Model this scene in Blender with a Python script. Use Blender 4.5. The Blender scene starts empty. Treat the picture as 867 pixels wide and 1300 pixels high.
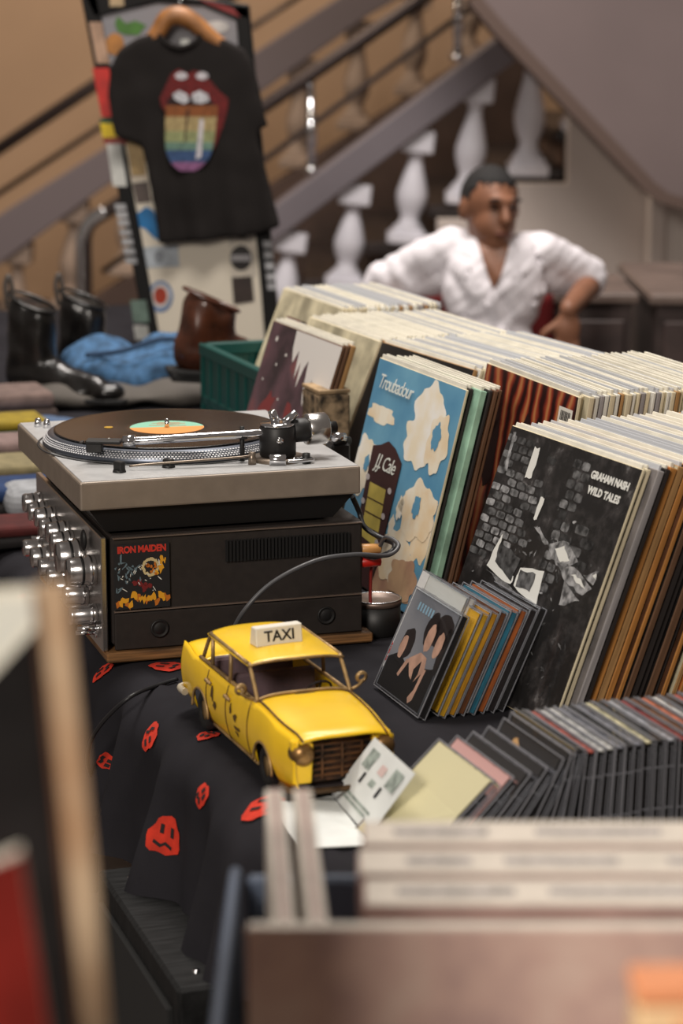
import bpy, bmesh, math, random
from mathutils import Vector, Matrix, noise
random.seed(7)
R = math.radians
scene = bpy.context.scene
col = scene.collection

# ------------------------------------------------------------------ camera
CAM = Vector((0, 0, 1.55)); PITCH = R(12.14); FPX = 3069.4
cd = bpy.data.cameras.new('camera'); cam = bpy.data.objects.new('camera', cd); col.objects.link(cam)
cam.location = CAM; cam.rotation_euler = (R(90) - PITCH, 0, 0)
cd.sensor_fit = 'VERTICAL'; cd.sensor_height = 36; cd.sensor_width = 24; cd.lens = 85
cd.clip_start = 0.05; cd.clip_end = 100
cd.dof.use_dof = True; cd.dof.focus_distance = 3.03; cd.dof.aperture_fstop = 5.0; cd.dof.aperture_blades = 0
scene.camera = cam

# ------------------------------------------------------------------ world, lights, exposure
w = bpy.data.worlds.new('world'); scene.world = w; w.use_nodes = True
bg = w.node_tree.nodes['Background']; bg.inputs[0].default_value = (1.0, 0.86, 0.76, 1); bg.inputs[1].default_value = 0.15
def area(name, loc, target, size, power, color):
    l = bpy.data.lights.new(name, 'AREA'); l.shape = 'RECTANGLE'; l.size, l.size_y = size; l.energy = power; l.color = color
    o = bpy.data.objects.new(name, l); col.objects.link(o); o.location = loc
    o.rotation_euler = (Vector(target) - Vector(loc)).to_track_quat('-Z', 'Y').to_euler()
    return o
area('hall_ceiling_lamp', (-0.2, 3.6, 4.0), (0.0, 3.3, 0.7), (1.3, 0.9), 100, (1.0, 0.94, 0.87))
area('hall_ceiling_lamp', (-1.3, -1.0, 2.9), (0.05, 2.2, 0.8), (0.9, 0.9), 120, (1.0, 0.92, 0.83))
area('hall_ceiling_lamp', (-0.2, 6.0, 4.4), (0.5, 8.6, 0.7), (1.6, 1.2), 190, (1.0, 0.93, 0.87))
area('stair_hall_lamp', (-1.2, 9.6, 4.0), (-0.2, 12.2, 1.2), (1.4, 1.0), 85, (1.0, 0.84, 0.66))
scene.view_settings.view_transform = 'Standard'
scene.view_settings.look = 'None'
scene.view_settings.exposure = 0.0
scene.view_settings.gamma = 1.0
scene.view_settings.use_curve_mapping = False

# ------------------------------------------------------------------ helpers: measuring
def ray(px, py):
    u = (px - 433.5) / FPX; v = -(py - 650) / FPX
    return Vector((u, math.cos(PITCH) + v * math.sin(PITCH), -math.sin(PITCH) + v * math.cos(PITCH)))
def PZ(px, py, z):
    r = ray(px, py); return CAM + r * ((z - CAM.z) / r.z)
def PD(px, py, y):
    r = ray(px, py); return CAM + r * (y / r.y)

# ------------------------------------------------------------------ helpers: materials
MATS = {}
def lin(c):
    return tuple((x / 12.92 if x <= .04045 else ((x + .055) / 1.055) ** 2.4) for x in c)
def mat(name, rgb, rough=.6, metal=0., noise_s=None, amt=.15, rgb2=None, bump=0., bump_s=None, coat=0., alpha=1., trans=0., emit=None, stretch=None, spec=.5, aniso=0.):
    """rgb values are display (sRGB) 0..1"""
    if name in MATS: return MATS[name]
    m = bpy.data.materials.new(name); m.use_nodes = True
    nt = m.node_tree; b = nt.nodes['Principled BSDF']
    c = lin(rgb)
    b.inputs['Base Color'].default_value = (*c, 1); b.inputs['Roughness'].default_value = rough; b.inputs['Metallic'].default_value = metal
    b.inputs['Coat Weight'].default_value = coat; b.inputs['Coat Roughness'].default_value = .15
    b.inputs['Alpha'].default_value = alpha; b.inputs['Transmission Weight'].default_value = trans
    b.inputs['Specular IOR Level'].default_value = spec; b.inputs['Anisotropic'].default_value = aniso
    if noise_s or bump:
        tc = nt.nodes.new('ShaderNodeTexCoord'); src = tc.outputs['Object']
        if stretch:
            mp = nt.nodes.new('ShaderNodeMapping'); mp.inputs['Scale'].default_value = stretch
            nt.links.new(src, mp.inputs['Vector']); src = mp.outputs[0]
    if noise_s:
        n = nt.nodes.new('ShaderNodeTexNoise'); n.inputs['Scale'].default_value = noise_s; n.inputs['Detail'].default_value = 6
        nt.links.new(src, n.inputs['Vector'])
        cr = nt.nodes.new('ShaderNodeValToRGB')
        c2 = lin(rgb2) if rgb2 else tuple(max(0, x * (1 - 2 * amt)) for x in c)
        cr.color_ramp.elements[0].position = .35; cr.color_ramp.elements[1].position = .65
        cr.color_ramp.elements[0].color = (*c2, 1); cr.color_ramp.elements[1].color = (*(c if rgb2 else tuple(min(1, x * (1 + amt)) for x in c)), 1)
        nt.links.new(n.outputs['Fac'], cr.inputs['Fac']); nt.links.new(cr.outputs['Color'], b.inputs['Base Color'])
    if bump:
        n2 = nt.nodes.new('ShaderNodeTexNoise'); n2.inputs['Scale'].default_value = bump_s or 40; n2.inputs['Detail'].default_value = 4
        nt.links.new(src, n2.inputs['Vector'])
        bp = nt.nodes.new('ShaderNodeBump'); bp.inputs['Strength'].default_value = bump; bp.inputs['Distance'].default_value = .01
        nt.links.new(n2.outputs['Fac'], bp.inputs['Height']); nt.links.new(bp.outputs['Normal'], b.inputs['Normal'])
    MATS[name] = m; return m

# ------------------------------------------------------------------ helpers: geometry
class MB:
    def __init__(s): s.bm = bmesh.new()
    def _merge(s, t, M=None, mi=0):
        if M is not None: bmesh.ops.transform(t, matrix=M, verts=t.verts)
        vm = [s.bm.verts.new(v.co) for v in t.verts]
        t.verts.index_update()
        for f in t.faces:
            try:
                nf = s.bm.faces.new([vm[v.index] for v in f.verts]); nf.material_index = mi or f.material_index; nf.smooth = f.smooth
            except ValueError: pass
        t.free(); return s
    def box(s, c, d, M=None, bev=0, seg=1, mi=0):
        t = bmesh.new(); bmesh.ops.create_cube(t, size=1)
        bmesh.ops.transform(t, matrix=Matrix.Translation(Vector(c)) @ Matrix.Diagonal((*d, 1)), verts=t.verts)
        if bev: bmesh.ops.bevel(t, geom=t.edges[:], offset=bev, segments=seg, profile=.5, affect='EDGES')
        return s._merge(t, M, mi)
    def cyl(s, p0, p1, r0, r1=None, seg=20, M=None, mi=0, bev=0, smooth=True):
        r1 = r0 if r1 is None else r1
        p0, p1 = Vector(p0), Vector(p1); d = p1 - p0; h = d.length
        prof = [(0, 0), (r0, 0), (r1, h), (0, h)]
        if bev: prof = [(0, 0), (r0 - bev, 0), (r0, bev), (r1, h - bev), (r1 - bev, h), (0, h)]
        q = d.to_track_quat('Z', 'Y').to_matrix().to_4x4()
        return s.lathe(prof, seg, (M or Matrix()) @ Matrix.Translation(p0) @ q, mi)
    def lathe(s, prof, seg=24, M=None, mi=0, sharp=True):
        t = bmesh.new(); rings = []
        for r, z in prof:
            if r < 1e-7: rings.append([t.verts.new((0, 0, z))])
            else: rings.append([t.verts.new((r * math.cos(2 * math.pi * i / seg), r * math.sin(2 * math.pi * i / seg), z)) for i in range(seg)])
        for a, b in zip(rings, rings[1:]):
            for i in range(seg):
                j = (i + 1) % seg
                if len(a) == 1 and len(b) == 1: continue
                if len(a) == 1: f = t.faces.new((a[0], b[j], b[i]))
                elif len(b) == 1: f = t.faces.new((a[i], a[j], b[0]))
                else: f = t.faces.new((a[i], a[j], b[j], b[i]))
                f.smooth = True
        return s._merge(t, M, mi)
    def tube(s, pts, r, seg=8, sub=6, M=None, mi=0, smooth_path=True):
        P = [Vector(p) for p in pts]
        if smooth_path and len(P) > 2: P = catmull(P, sub)
        t = bmesh.new(); rings = []; up = Vector((0, 0, 1)); n = len(P)
        prev = None
        for i, p in enumerate(P):
            d = (P[min(i + 1, n - 1)] - P[max(i - 1, 0)]).normalized()
            if prev is None:
                x = d.cross(up) if abs(d.z) < .95 else d.cross(Vector((1, 0, 0)))
            else: x = prev - d * prev.dot(d)
            x.normalize(); prev = x; y = d.cross(x)
            rr = r(i / (n - 1)) if callable(r) else r
            rings.append([t.verts.new(p + (x * math.cos(2 * math.pi * k / seg) + y * math.sin(2 * math.pi * k / seg)) * rr) for k in range(seg)])
        for a, b in zip(rings, rings[1:]):
            for k in range(seg):
                f = t.faces.new((a[k], a[(k + 1) % seg], b[(k + 1) % seg], b[k])); f.smooth = True
        t.faces.new(rings[0][::-1]); t.faces.new(rings[-1])
        return s._merge(t, M, mi)
    def prism(s, poly, d, M=None, mi=0, bev=0):
        """poly in local XY, extruded from z=0 to z=d"""
        t = bmesh.new(); f = t.faces.new([t.verts.new((x, y, 0)) for x, y in poly])
        if d:
            e = bmesh.ops.extrude_face_region(t, geom=[f])
            bmesh.ops.translate(t, vec=(0, 0, d), verts=[v for v in e['geom'] if isinstance(v, bmesh.types.BMVert)])
            bmesh.ops.recalc_face_normals(t, faces=t.faces)
            if bev: bmesh.ops.bevel(t, geom=t.edges[:], offset=bev, segments=1, affect='EDGES')
        return s._merge(t, M, mi)
    def ball(s, c, r, M=None, mi=0, sub=16, rot=None):
        t = bmesh.new(); bmesh.ops.create_uvsphere(t, u_segments=sub, v_segments=max(6, sub // 2), radius=1)
        rr = (r, r, r) if not hasattr(r, '__len__') else r
        for f in t.faces: f.smooth = True
        T = Matrix.Translation(Vector(c)) @ (rot.to_4x4() if rot else Matrix()) @ Matrix.Diagonal((*rr, 1))
        bmesh.ops.transform(t, matrix=T, verts=t.verts)
        return s._merge(t, M, mi)
    def cap(s, p0, p1, r0, r1=None, seg=14):
        r1 = r0 if r1 is None else r1
        s.ball(p0, r0, sub=seg); s.ball(p1, r1, sub=seg); s.cyl(p0, p1, r0, r1, seg); return s
    def grid(s, fn, nu, nv, M=None, mi=0, smooth=True):
        t = bmesh.new(); V = [[t.verts.new(fn(i / nu, j / nv)) for j in range(nv + 1)] for i in range(nu + 1)]
        for i in range(nu):
            for j in range(nv):
                f = t.faces.new((V[i][j], V[i + 1][j], V[i + 1][j + 1], V[i][j + 1])); f.smooth = smooth
        return s._merge(t, M, mi)
    def quadslab(s, q, th, mi=0):
        """slab from four 3D corner points, thickened backwards by vector th"""
        a = [s.bm.verts.new(Vector(p)) for p in q]; b = [s.bm.verts.new(Vector(p) + Vector(th)) for p in q]
        n = len(q)
        fs = [s.bm.faces.new(a), s.bm.faces.new(b[::-1])]
        for i in range(n): fs.append(s.bm.faces.new((a[i], b[i], b[(i + 1) % n], a[(i + 1) % n])))
        for f in fs: f.material_index = mi
        return s
    def recalc(s): bmesh.ops.recalc_face_normals(s.bm, faces=s.bm.faces); return s
    def mesh(s, name):
        me = bpy.data.meshes.new(name); s.bm.to_mesh(me); s.bm.free(); return me
    def build(s, name, m, parent=None, M=None, recalc=True):
        if recalc: s.recalc()
        return obj(name, s.mesh(name), m, parent, M)
def catmull(P, sub):
    out = []
    for i in range(len(P) - 1):
        a = P[max(i - 1, 0)]; b = P[i]; c = P[i + 1]; d = P[min(i + 2, len(P) - 1)]
        for k in range(sub):
            t = k / sub
            out.append(.5 * ((2 * b) + (c - a) * t + (2 * a - 5 * b + 4 * c - d) * t * t + (3 * b - a - 3 * c + d) * t ** 3))
    out.append(P[-1]); return out
def obj(name, me, m, parent=None, M=None):
    o = bpy.data.objects.new(name, me); col.objects.link(o)
    if m is not None and not me.materials:
        for x in (m if isinstance(m, (list, tuple)) else [m]): me.materials.append(x)
    if parent is not None: o.parent = parent
    if M is not None: o.matrix_local = M
    return o
def tag(o, label, cat, group=None):
    o['label'] = label; o['category'] = cat
    if group: o['group'] = group
    return o
def struct(o): o['kind'] = 'structure'; return o
def thing(name, label, cat, loc=(0, 0, 0), rz=0, group=None, M=None):
    o = bpy.data.objects.new(name, None); col.objects.link(o); o.empty_display_size = .05
    if M is not None: o.matrix_world = M
    else: o.location = loc; o.rotation_euler = (0, 0, rz)
    return tag(o, label, cat, group)
def dup(root, M=None, label=None, group=None, parent=None):
    r = root.copy(); col.objects.link(r)
    if parent is not None: r.parent = parent
    if M is not None: r.matrix_local = M
    if label: r['label'] = label
    if group: r['group'] = group
    for ch in list(root.children): dup(ch, None, None, None, r)
    return r
def remesh(mb, voxel, smooth=6, fac=.5, noise_amp=0, noise_s=10, name='m'):
    me = mb.recalc().mesh(name + '_raw'); o = bpy.data.objects.new('tmp', me); col.objects.link(o)
    md = o.modifiers.new('r', 'REMESH'); md.mode = 'VOXEL'; md.voxel_size = voxel; md.use_smooth_shade = True
    if smooth:
        sm = o.modifiers.new('s', 'SMOOTH'); sm.iterations = smooth; sm.factor = fac
    dg = bpy.context.evaluated_depsgraph_get()
    out = bpy.data.meshes.new_from_object(o.evaluated_get(dg)); out.name = name
    bpy.data.objects.remove(o); bpy.data.meshes.remove(me)
    if noise_amp:
        nv = [(v.co + v.normal * noise_amp * noise.noise(v.co * noise_s)) for v in out.vertices]
        for v, c in zip(out.vertices, nv): v.co = c
    for p in out.polygons: p.use_smooth = True
    return out
def text_mesh(s, size, align='CENTER', shear=0, bold=0, extrude=0.0002, spacing=1.0):
    c = bpy.data.curves.new('t', 'FONT'); c.body = s; c.size = size; c.align_x = align; c.align_y = 'CENTER'
    c.shear = shear; c.offset = bold; c.extrude = extrude; c.resolution_u = 3; c.space_character = spacing
    o = bpy.data.objects.new('t', c); col.objects.link(o)
    dg = bpy.context.evaluated_depsgraph_get(); me = bpy.data.meshes.new_from_object(o.evaluated_get(dg)); me.name = 'lettering'
    bpy.data.objects.remove(o); bpy.data.curves.remove(c); return me
def polyfan(n, rx, ry, cx=0, cy=0, rot=0, jit=0, seed=0):
    rd = random.Random(seed); out = []
    for i in range(n):
        a = 2 * math.pi * i / n; k = 1 + jit * (rd.random() - .5) * 2
        x, y = rx * k * math.cos(a), ry * k * math.sin(a)
        out.append((cx + x * math.cos(rot) - y * math.sin(rot), cy + x * math.sin(rot) + y * math.cos(rot)))
    return out

# ------------------------------------------------------------------ table frame
TY = R(20); TU = Vector((math.cos(TY), math.sin(TY), 0)); TV = Vector((-math.sin(TY), math.cos(TY), 0))
TZ = .725
def T(u, v, z=TZ): return TU * u + TV * v + Vector((0, 0, z))

# ================================================================== SETTING
M_floor = mat('floor_stone', (.40, .36, .34), .5, noise_s=2, amt=.1)
struct(MB().box((0, 6, -.05), (14, 16, .1)).build('floor', M_floor))
M_tan = mat('tan_plaster', (.66, .54, .43), .85, noise_s=.8, amt=.06, bump=.1, bump_s=30)
M_wwall = mat('white_plaster', (.80, .75, .72), .85, noise_s=1.2, amt=.05, bump=.1, bump_s=30)
M_grey = mat('grey_paint', (.44, .41, .43), .7, noise_s=2, amt=.05)
M_grey2 = mat('grey_parapet', (.45, .395, .39), .8, noise_s=1.5, amt=.05)
M_balus = mat('white_baluster', (.86, .85, .88), .6, noise_s=8, amt=.04)
M_tread = mat('dark_tread', (.17, .13, .12), .5, noise_s=20, amt=.2, stretch=(1, .2, 1))
M_riser = mat('brown_riser', (.38, .29, .24), .7, noise_s=3, amt=.25)
M_chrome = mat('chrome', (.85, .85, .86), .12, 1.)
M_bronze = mat('dark_rail_metal', (.26, .22, .21), .35, .6)
struct(MB().box((0, 12.45, 2.2), (14, .1, 4.5)).build('wall_back', M_tan))
# white wall under the stair, its corner and the brighter return wall
YW = 9.36
a = PD(655, 240, YW); b = PD(838, 240, YW)
struct(MB().prism([(a.x - .30, -.02), (b.x, -.02), (b.x, b.z + .45), (PD(722, 160, YW).x, b.z + .45), (PD(722, 160, YW).x, PD(722, 234, YW).z), (a.x, PD(722, 234, YW).z), (a.x, a.z - .12), (a.x - .30, a.z - .12)], .1, Matrix.Translation((0, YW + .1, 0)) @ Matrix.Rotation(R(90), 4, 'X')).build('wall_under_stair', M_wwall))
struct(MB().box((b.x + 1.5, YW - .02, 1.1), (3.0, .1, 2.3)).build('wall_right', mat('white_plaster_bright', (.86, .82, .79), .85, noise_s=1.2, amt=.04)))
struct(MB().box((b.x - .02, YW - .06, .9), (.07, .1, 1.8), bev=.01).build('trim_1', M_wwall))
# solid sloping parapet of the crossing flight
YP = 8.7
def xz(px, py, y): p = PD(px, py, y); return (p.x, p.z)
pp = [xz(608, -8, YP), xz(640, 30, YP), xz(832, 232, YP), xz(850, 246, YP), xz(880, 254, YP), xz(1100, 262, YP)]
pp += [(pp[-1][0], pp[0][1] + 1.3), (pp[0][0] - 1.05, pp[0][1] + 1.3)]
struct(MB().prism(pp, .5, Matrix.Translation((0, YP + .5, 0)) @ Matrix.Rotation(R(90), 4, 'X')).build('wall_parapet', M_grey2))

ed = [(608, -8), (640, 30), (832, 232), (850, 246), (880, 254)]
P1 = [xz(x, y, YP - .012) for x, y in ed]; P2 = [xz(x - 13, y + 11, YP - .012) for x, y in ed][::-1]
struct(MB().prism(P1 + P2, .4, Matrix.Translation((0, YP + .392, 0)) @ Matrix.Rotation(R(90), 4, 'X')).build('parapet_shade', mat('brown_edge_shade', (.36, .29, .26), .7)))  # brown strip painting the shade below the parapet's sloping edge
# near flight of stairs
st = thing('staircase', 'dark stepped staircase with brown risers behind the white balusters', 'staircase', (-.62, 9.55, 0))
for k in range(7):
    z1 = .147 * (k + 1)
    rs = MB().box((.245 * k + .1225 + .02, .72, z1 / 2 - .025), (.245, 1.40, z1 - .05)).build('riser_block', M_riser, st)
    MB().box((.245 * k + .12, .69, z1 - .025), (.285, 1.5, .05), bev=.008).build('tread', M_tread, st)
def baluster_mesh():
    h = .455
    prof = [(0, .06), (.055, .06), (.06, .075), (.04, .095), (.036, .12), (.052, .15), (.060, .185), (.060, .215), (.047, .265), (.031, .32), (.025, .355), (.036, .365), (.036, .375), (.030, .38), (.045, .395), (0, .395)]
    m = MB().lathe(prof, 20); m.box((0, 0, .03), (.16, .16, .04), bev=.006); m.box((0, 0, .055), (.13, .13, .03), bev=.008)
    m.box((0, 0, h - .035), (.125, .13, .09), bev=.006)
    return m.recalc().mesh('baluster')
BAL = baluster_mesh(); BAL.materials.append(M_balus)
BALF = BAL.copy(); BALF.materials.clear(); BALF.materials.append(mat('shaded_baluster', (.60, .52, .46), .7, noise_s=8, amt=.05))  # far balusters are whitish; their shadow is put into this darker tint
YB = 9.55
nb = thing('balustrade', 'near balustrade with broad grey sloping coping, white balusters and steel rail', 'balustrade', (0, YB, 0))
def sl(px, py, y=YB): p = PD(px, py, y); return Vector((p.x, 0, p.z))
for k, (tx, ty, bx, by) in enumerate([(370, 300, 352, 425), (451, 240, 437, 367), (531, 172, 516, 312), (607, 106, 590, 262), (676, 52, 669, 227), (742, 0, 738, 170)]):
    tp, bt = sl(tx, ty), sl(bx, by)
    ang = math.atan2(tp.x - bt.x, tp.z - bt.z)
    L = (tp - bt).length
    obj('baluster', BAL, None, nb, Matrix.Translation(bt) @ Matrix.Rotation(ang, 4, 'Y') @ Matrix.Diagonal((1, 1, L / .44, 1)))
def sloped_band(parent, name, p_list, dy0, dy1, m):
    # p_list polygon in xz (world px at parent's y)
    M = Matrix.Translation((0, dy1, 0)) @ Matrix.Rotation(R(90), 4, 'X')
    return MB().prism([(p.x, p.z) for p in p_list], dy1 - dy0, M, bev=.006).build(name, m, parent)
sloped_band(nb, 'coping', [sl(180, 400), sl(352, 257), sl(690, 2), sl(690, 48), sl(352, 302), sl(180, 432)], -.11, .13, M_grey)
def rail_pts(l, y=YB): return [sl(*p, y) for p in l]
MB().tube([sl(109, 420), sl(108, 340), sl(108, 300), sl(116, 282), sl(138, 267), sl(200, 226), sl(338, 133), sl(530, 2), sl(640, -75)], .028, 12).build('handrail', M_bronze, nb)
MB().tube([sl(130, 345), sl(345, 196), sl(600, 8), sl(680, -50)], .012, 8, smooth_path=False).build('lower_rail', M_bronze, nb)
for (x0, y0, x1, y1) in [(394, 100, 395, 216), (580, -35, 581, 74)]:
    p0, p1 = sl(x0, y0), sl(x1, y1)
    q = MB(); q.cyl(p1, p0, .017, seg=14); q.cyl(p1 - Vector((0, 0, .01)), p1 + Vector((0, 0, .012)), .03, seg=16); q.cyl(p1 + Vector((0, 0, .09)), p1 + Vector((0, 0, .22)), .021, seg=14)
    q.build('rail_post', M_chrome, nb)
q = MB(); p = sl(106, 425); q.cyl(p, p + Vector((0, 0, .03)), .05, seg=18); q.tube([sl(106, 420), sl(105, 340), sl(106, 300), sl(116, 280), sl(134, 268)], .03, 12); q.build('rail_end', M_chrome, nb)
# far balustrade, higher up against the tan wall
YF = 11.2
fb = thing('balustrade', 'far balustrade with dark rails running in front of the tan wall', 'balustrade', (0, YF, 0))
def sf(px, py): return sl(px, py, YF)
sloped_band(fb, 'coping', [sf(-90, 335), sf(0, 272), sf(135, 186), sf(330, 62), sf(520, -62), sf(520, -10), sf(470, 18), sf(330, 118), sf(135, 236), sf(0, 335), sf(-90, 395)], -.1, .12, mat('grey_coping_far', (.42, .38, .39), .75))
MB().tube([sf(-60, 228), sf(120, 108), sf(330, -30)], .030, 10, smooth_path=False).build('handrail', M_bronze, fb)
MB().tube([sf(-60, 284), sf(120, 166), sf(330, 28), sf(420, -30)], .013, 8, smooth_path=False).build('lower_rail', M_bronze, fb)
for k, (tx, ty) in enumerate([(-30, 352), (24, 318), (96, 266), (168, 222), (240, 178), (312, 130), (384, 86), (457, 38), (530, -5), (600, -50)]):
    bt = sf(tx - 8, ty + 130); tp = sf(tx, ty - 4)
    obj('baluster', BALF, None, fb, Matrix.Translation(bt) @ Matrix.Rotation(math.atan2(tp.x - bt.x, tp.z - bt.z), 4, 'Y') @ Matrix.Diagonal((1.0, 1.0, (tp - bt).length / .44, 1)))
sloped_band(fb, 'plinth', [sf(-110, 520), sf(-110, 500), sf(-38, 478), sf(592, 75), sf(680, 20), sf(680, 520)], -.14, .14, mat('brown_plinth', (.30, .23, .20), .8, noise_s=3, amt=.2))
p = sf(290, 160); MB().box(p + Vector((0, -.12, 0)), (.06, .05, .12), bev=.005).build('rail_bracket', M_bronze, fb)

# ================================================================== BACKGROUND: counter, chair, man
M_dkbrown = mat('dark_brown_wood', (.24, .19, .18), .55, noise_s=12, amt=.2, stretch=(1, 6, 1))
M_ctop = mat('counter_top', (.42, .36, .33), .45, noise_s=10, amt=.12)
def counter(x0, x1, y0, y1, z, label):
    t = thing('counter', label, 'counter', ((x0 + x1) / 2, (y0 + y1) / 2, 0), 0, 'dark brown counters behind the seated man')
    w_, d_ = x1 - x0, y1 - y0
    MB().box((0, 0, (z - .03) / 2), (w_ - .04, d_ - .04, z - .03)).build('body', M_dkbrown, t)
    MB().box((0, 0, z - .015), (w_, d_, .03), bev=.006).build('counter_top', M_ctop, t)
    n = max(1, round(w_ / .4))
    for i in range(n):
        pw = (w_ - .06) / n
        MB().box((-w_ / 2 + .03 + pw * (i + .5), -d_ / 2 + .012, (z - .05) / 2 + .01), (pw - .02, .02, z - .12), bev=.004).build('door_panel', M_dkbrown, t)
    return t
pc = PZ(690, 386, .74)
counter(.47, .82, 6.62, 7.1, .74, 'dark brown counter under the elbow of the seated man')
counter(.84, 2.0, 6.55, 7.35, .745, 'wide dark brown counter in front of the bright white wall')
# red chair
YM = 6.3
rc = thing('chair', 'red upholstered chair under the man in the white shirt', 'chair', (.36, YM + .02, 0))
M_red = mat('red_fabric', (.45, .08, .09), .8, noise_s=30, amt=.1); M_blk = mat('black_satin', (.085, .08, .08), .6, spec=.25)
MB().box((0, 0, .26), (.46, .46, .07), bev=.025, seg=3).build('seat', M_red, rc)
me = MB(); me.box((-.05, .25, .55), (.54, .06, .42), bev=.028, seg=3); me.build('backrest', M_red, rc)
for sx in (-1, 1):
    for sy in (-1, 1):
        MB().cyl((.19 * sx, .19 * sy, 0), (.17 * sx, .17 * sy, .24), .018, .02, 10).build('leg', M_blk, rc)
# man
def pm(px, py, dy=0.): return PD(px, py, YM + dy)
man = thing('person', 'man in a white open-collared shirt sitting with both arms spread', 'person', (.36, YM, 0))
IM = Matrix.Translation((-.36, -YM, 0))
hc = pm(623, 263)
b_ = MB()
hr = Matrix.Rotation(R(20), 3, 'Z') @ Matrix.Rotation(R(3), 3, 'Y')   # head turned to the viewer's right
def hp(x, y, z): return hc + hr @ Vector((x, y, z))
b_.ball(hp(0, .012, .018), (.072, .092, .088), rot=hr, sub=24)         # cranium
b_.ball(hp(0, -.022, -.04), (.058, .066, .068), rot=hr, sub=20)        # face
b_.ball(hp(0, -.045, -.085), (.036, .036, .028), rot=hr)               # chin
b_.cap(hp(0, -.088, .012), hp(0, -.104, -.026), .009, .014)            # nose
b_.ball(hp(0, -.084, .022), (.05, .014, .012), rot=hr)                 # brow ridge
b_.ball(hp(0, -.078, -.056), (.026, .014, .009), rot=hr); b_.ball(hp(0, -.076, -.068), (.022, .013, .009), rot=hr)
for s_ in (-1, 1): b_.ball(hp(.073 * s_, .012, -.008), (.010, .02, .032), rot=hr)
nk = pm(622, 328, .03)
b_.cap(hp(0, .015, -.06), nk, .052, .06)
sh = [pm(572, 316, .03), pm(684, 320, .03)]; ches = pm(626, 360, .0); hip = Vector((.37, YM - .02, .38))
b_.cap(sh[0] + Vector((.03, 0, -.02)), sh[1] + Vector((-.03, 0, -.02)), .05)
b_.ball(ches, (.115, .085, .14)); b_.ball((ches + hip) / 2, (.11, .085, .15)); b_.ball(hip, (.14, .11, .09))
el = [pm(478, 366, .12), pm(752, 356, .12)]
wr = [pm(492, 398, -.02), pm(722, 392, -.12)]
for i in (0, 1):
    b_.cap(sh[i], el[i], .042, .036); b_.cap(el[i], wr[i], .037, .025)
# right-hand (viewer's right) hanging from the wrist, five fingers; the other one likewise
for i in (0, 1):
    w0 = wr[i]; dn = Vector((-.05 if i else .03, -.02, -1)).normalized(); sd = Vector((1, 0, 0)); fw_ = Vector((0, -1, 0))
    palm = w0 + dn * .05
    b_.ball(palm, (.036, .018, .046))
    for k, (ox, ln) in enumerate([(-.027, .055), (-.009, .066), (.009, .068), (.026, .06)]):
        k0 = palm + sd * ox + dn * .035; k1 = k0 + dn * ln * .55 + fw_ * .008; k2 = k1 + dn * ln * .45 - fw_ * .012 + sd * (-.012 if i else .006)
        b_.cap(k0, k1, .0095, .009, 8); b_.cap(k1, k2, .009, .0075, 8)
    t0 = palm + sd * (-.03 if i else .03) - dn * .01; t1 = t0 + sd * (-.03 if i else .03) + dn * .022; t2 = t1 + dn * .024 + sd * (-.008 if i else .008)
    b_.cap(t0, t1, .012, .0105, 8); b_.cap(t1, t2, .0105, .008, 8)
# legs (behind the table)
for s_ in (-1, 1):
    kn = Vector((.37 + .13 * s_, YM - .42, .44)); an = Vector((.37 + .14 * s_, YM - .36, .09))
    b_.cap(hip + Vector((.08 * s_, 0, 0)), kn, .085, .06); b_.cap(kn, an, .056, .038); b_.cap(an + Vector((0, .03, -.045)), an + Vector((0, -.17, -.05)), .04, .032)
tr = MB()
sho = []
for s_ in (-1, 1):
    kn = Vector((.37 + .13 * s_, YM - .42, .44)); an = Vector((.37 + .14 * s_, YM - .36, .13))
    tr.cap(hip + Vector((.08 * s_, 0, -.005)), kn, .098, .074); tr.cap(kn, an, .072, .058)
    sho.append((an + Vector((0, .03, -.085)), an + Vector((0, -.18, -.090))))
tr.ball(hip + Vector((0, 0, -.01)), (.165, .125, .09))
obj('trousers', remesh(tr, .010, 5, noise_amp=.006, noise_s=14, name='trousers'), mat('dark_trousers', (.16, .15, .16), .9), man, IM)
for a_, c_ in sho:
    q_ = MB(); q_.cap(a_, c_, .046, .038); obj('shoe', remesh(q_, .008, 4, name='shoe'), mat('dark_shoe', (.10, .08, .07), .4), man, IM)
M_skin = mat('brown_skin', (.52, .35, .26), .5, noise_s=20, amt=.06)
body = remesh(b_, .0065, 4, name='body'); obj('body', body, M_skin, man, IM)
# hair cap, brows, eyes, mouth
h_ = MB(); h_.ball(hp(0, .014, .020), (.0735, .0935, .0895), rot=hr, sub=56)
hair = h_.bm
for f in list(hair.faces):
    c = hr.inverted() @ (f.calc_center_median() - hc)
    k_ = max(0, min(1, (c.y + .035) / .06)); z0_ = .064 * (1 - k_) - .035 * k_
    if c.z < z0_ + .012 * noise.noise(c * 90): hair.faces.remove(f)
for v in list(hair.verts):
    if not v.link_faces: hair.verts.remove(v)
ho = h_.build('hair', mat('black_hair', (.09, .08, .08), .75, bump=.6, bump_s=160), man, IM); ho.modifiers.new('solid', 'SOLIDIFY').thickness = .004
M_brow = mat('brow_hair', (.10, .07, .06), .8); M_eye = mat('eye_dark', (.16, .12, .10), .3); M_lip = mat('lip_skin', (.42, .24, .20), .5)
for s_ in (-1, 1):
    MB().ball(hp(.029 * s_, -.0925, .026), (.018, .005, .004), rot=hr, sub=10).build('eyebrow', M_brow, man, IM)
    MB().ball(hp(.028 * s_, -.084, .006), (.010, .004, .0045), rot=hr, sub=10).build('eye', M_eye, man, IM)
MB().ball(hp(0, -.0905, -.061), (.024, .006, .0045), rot=hr, sub=10).build('mouth', M_lip, man, IM)
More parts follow.
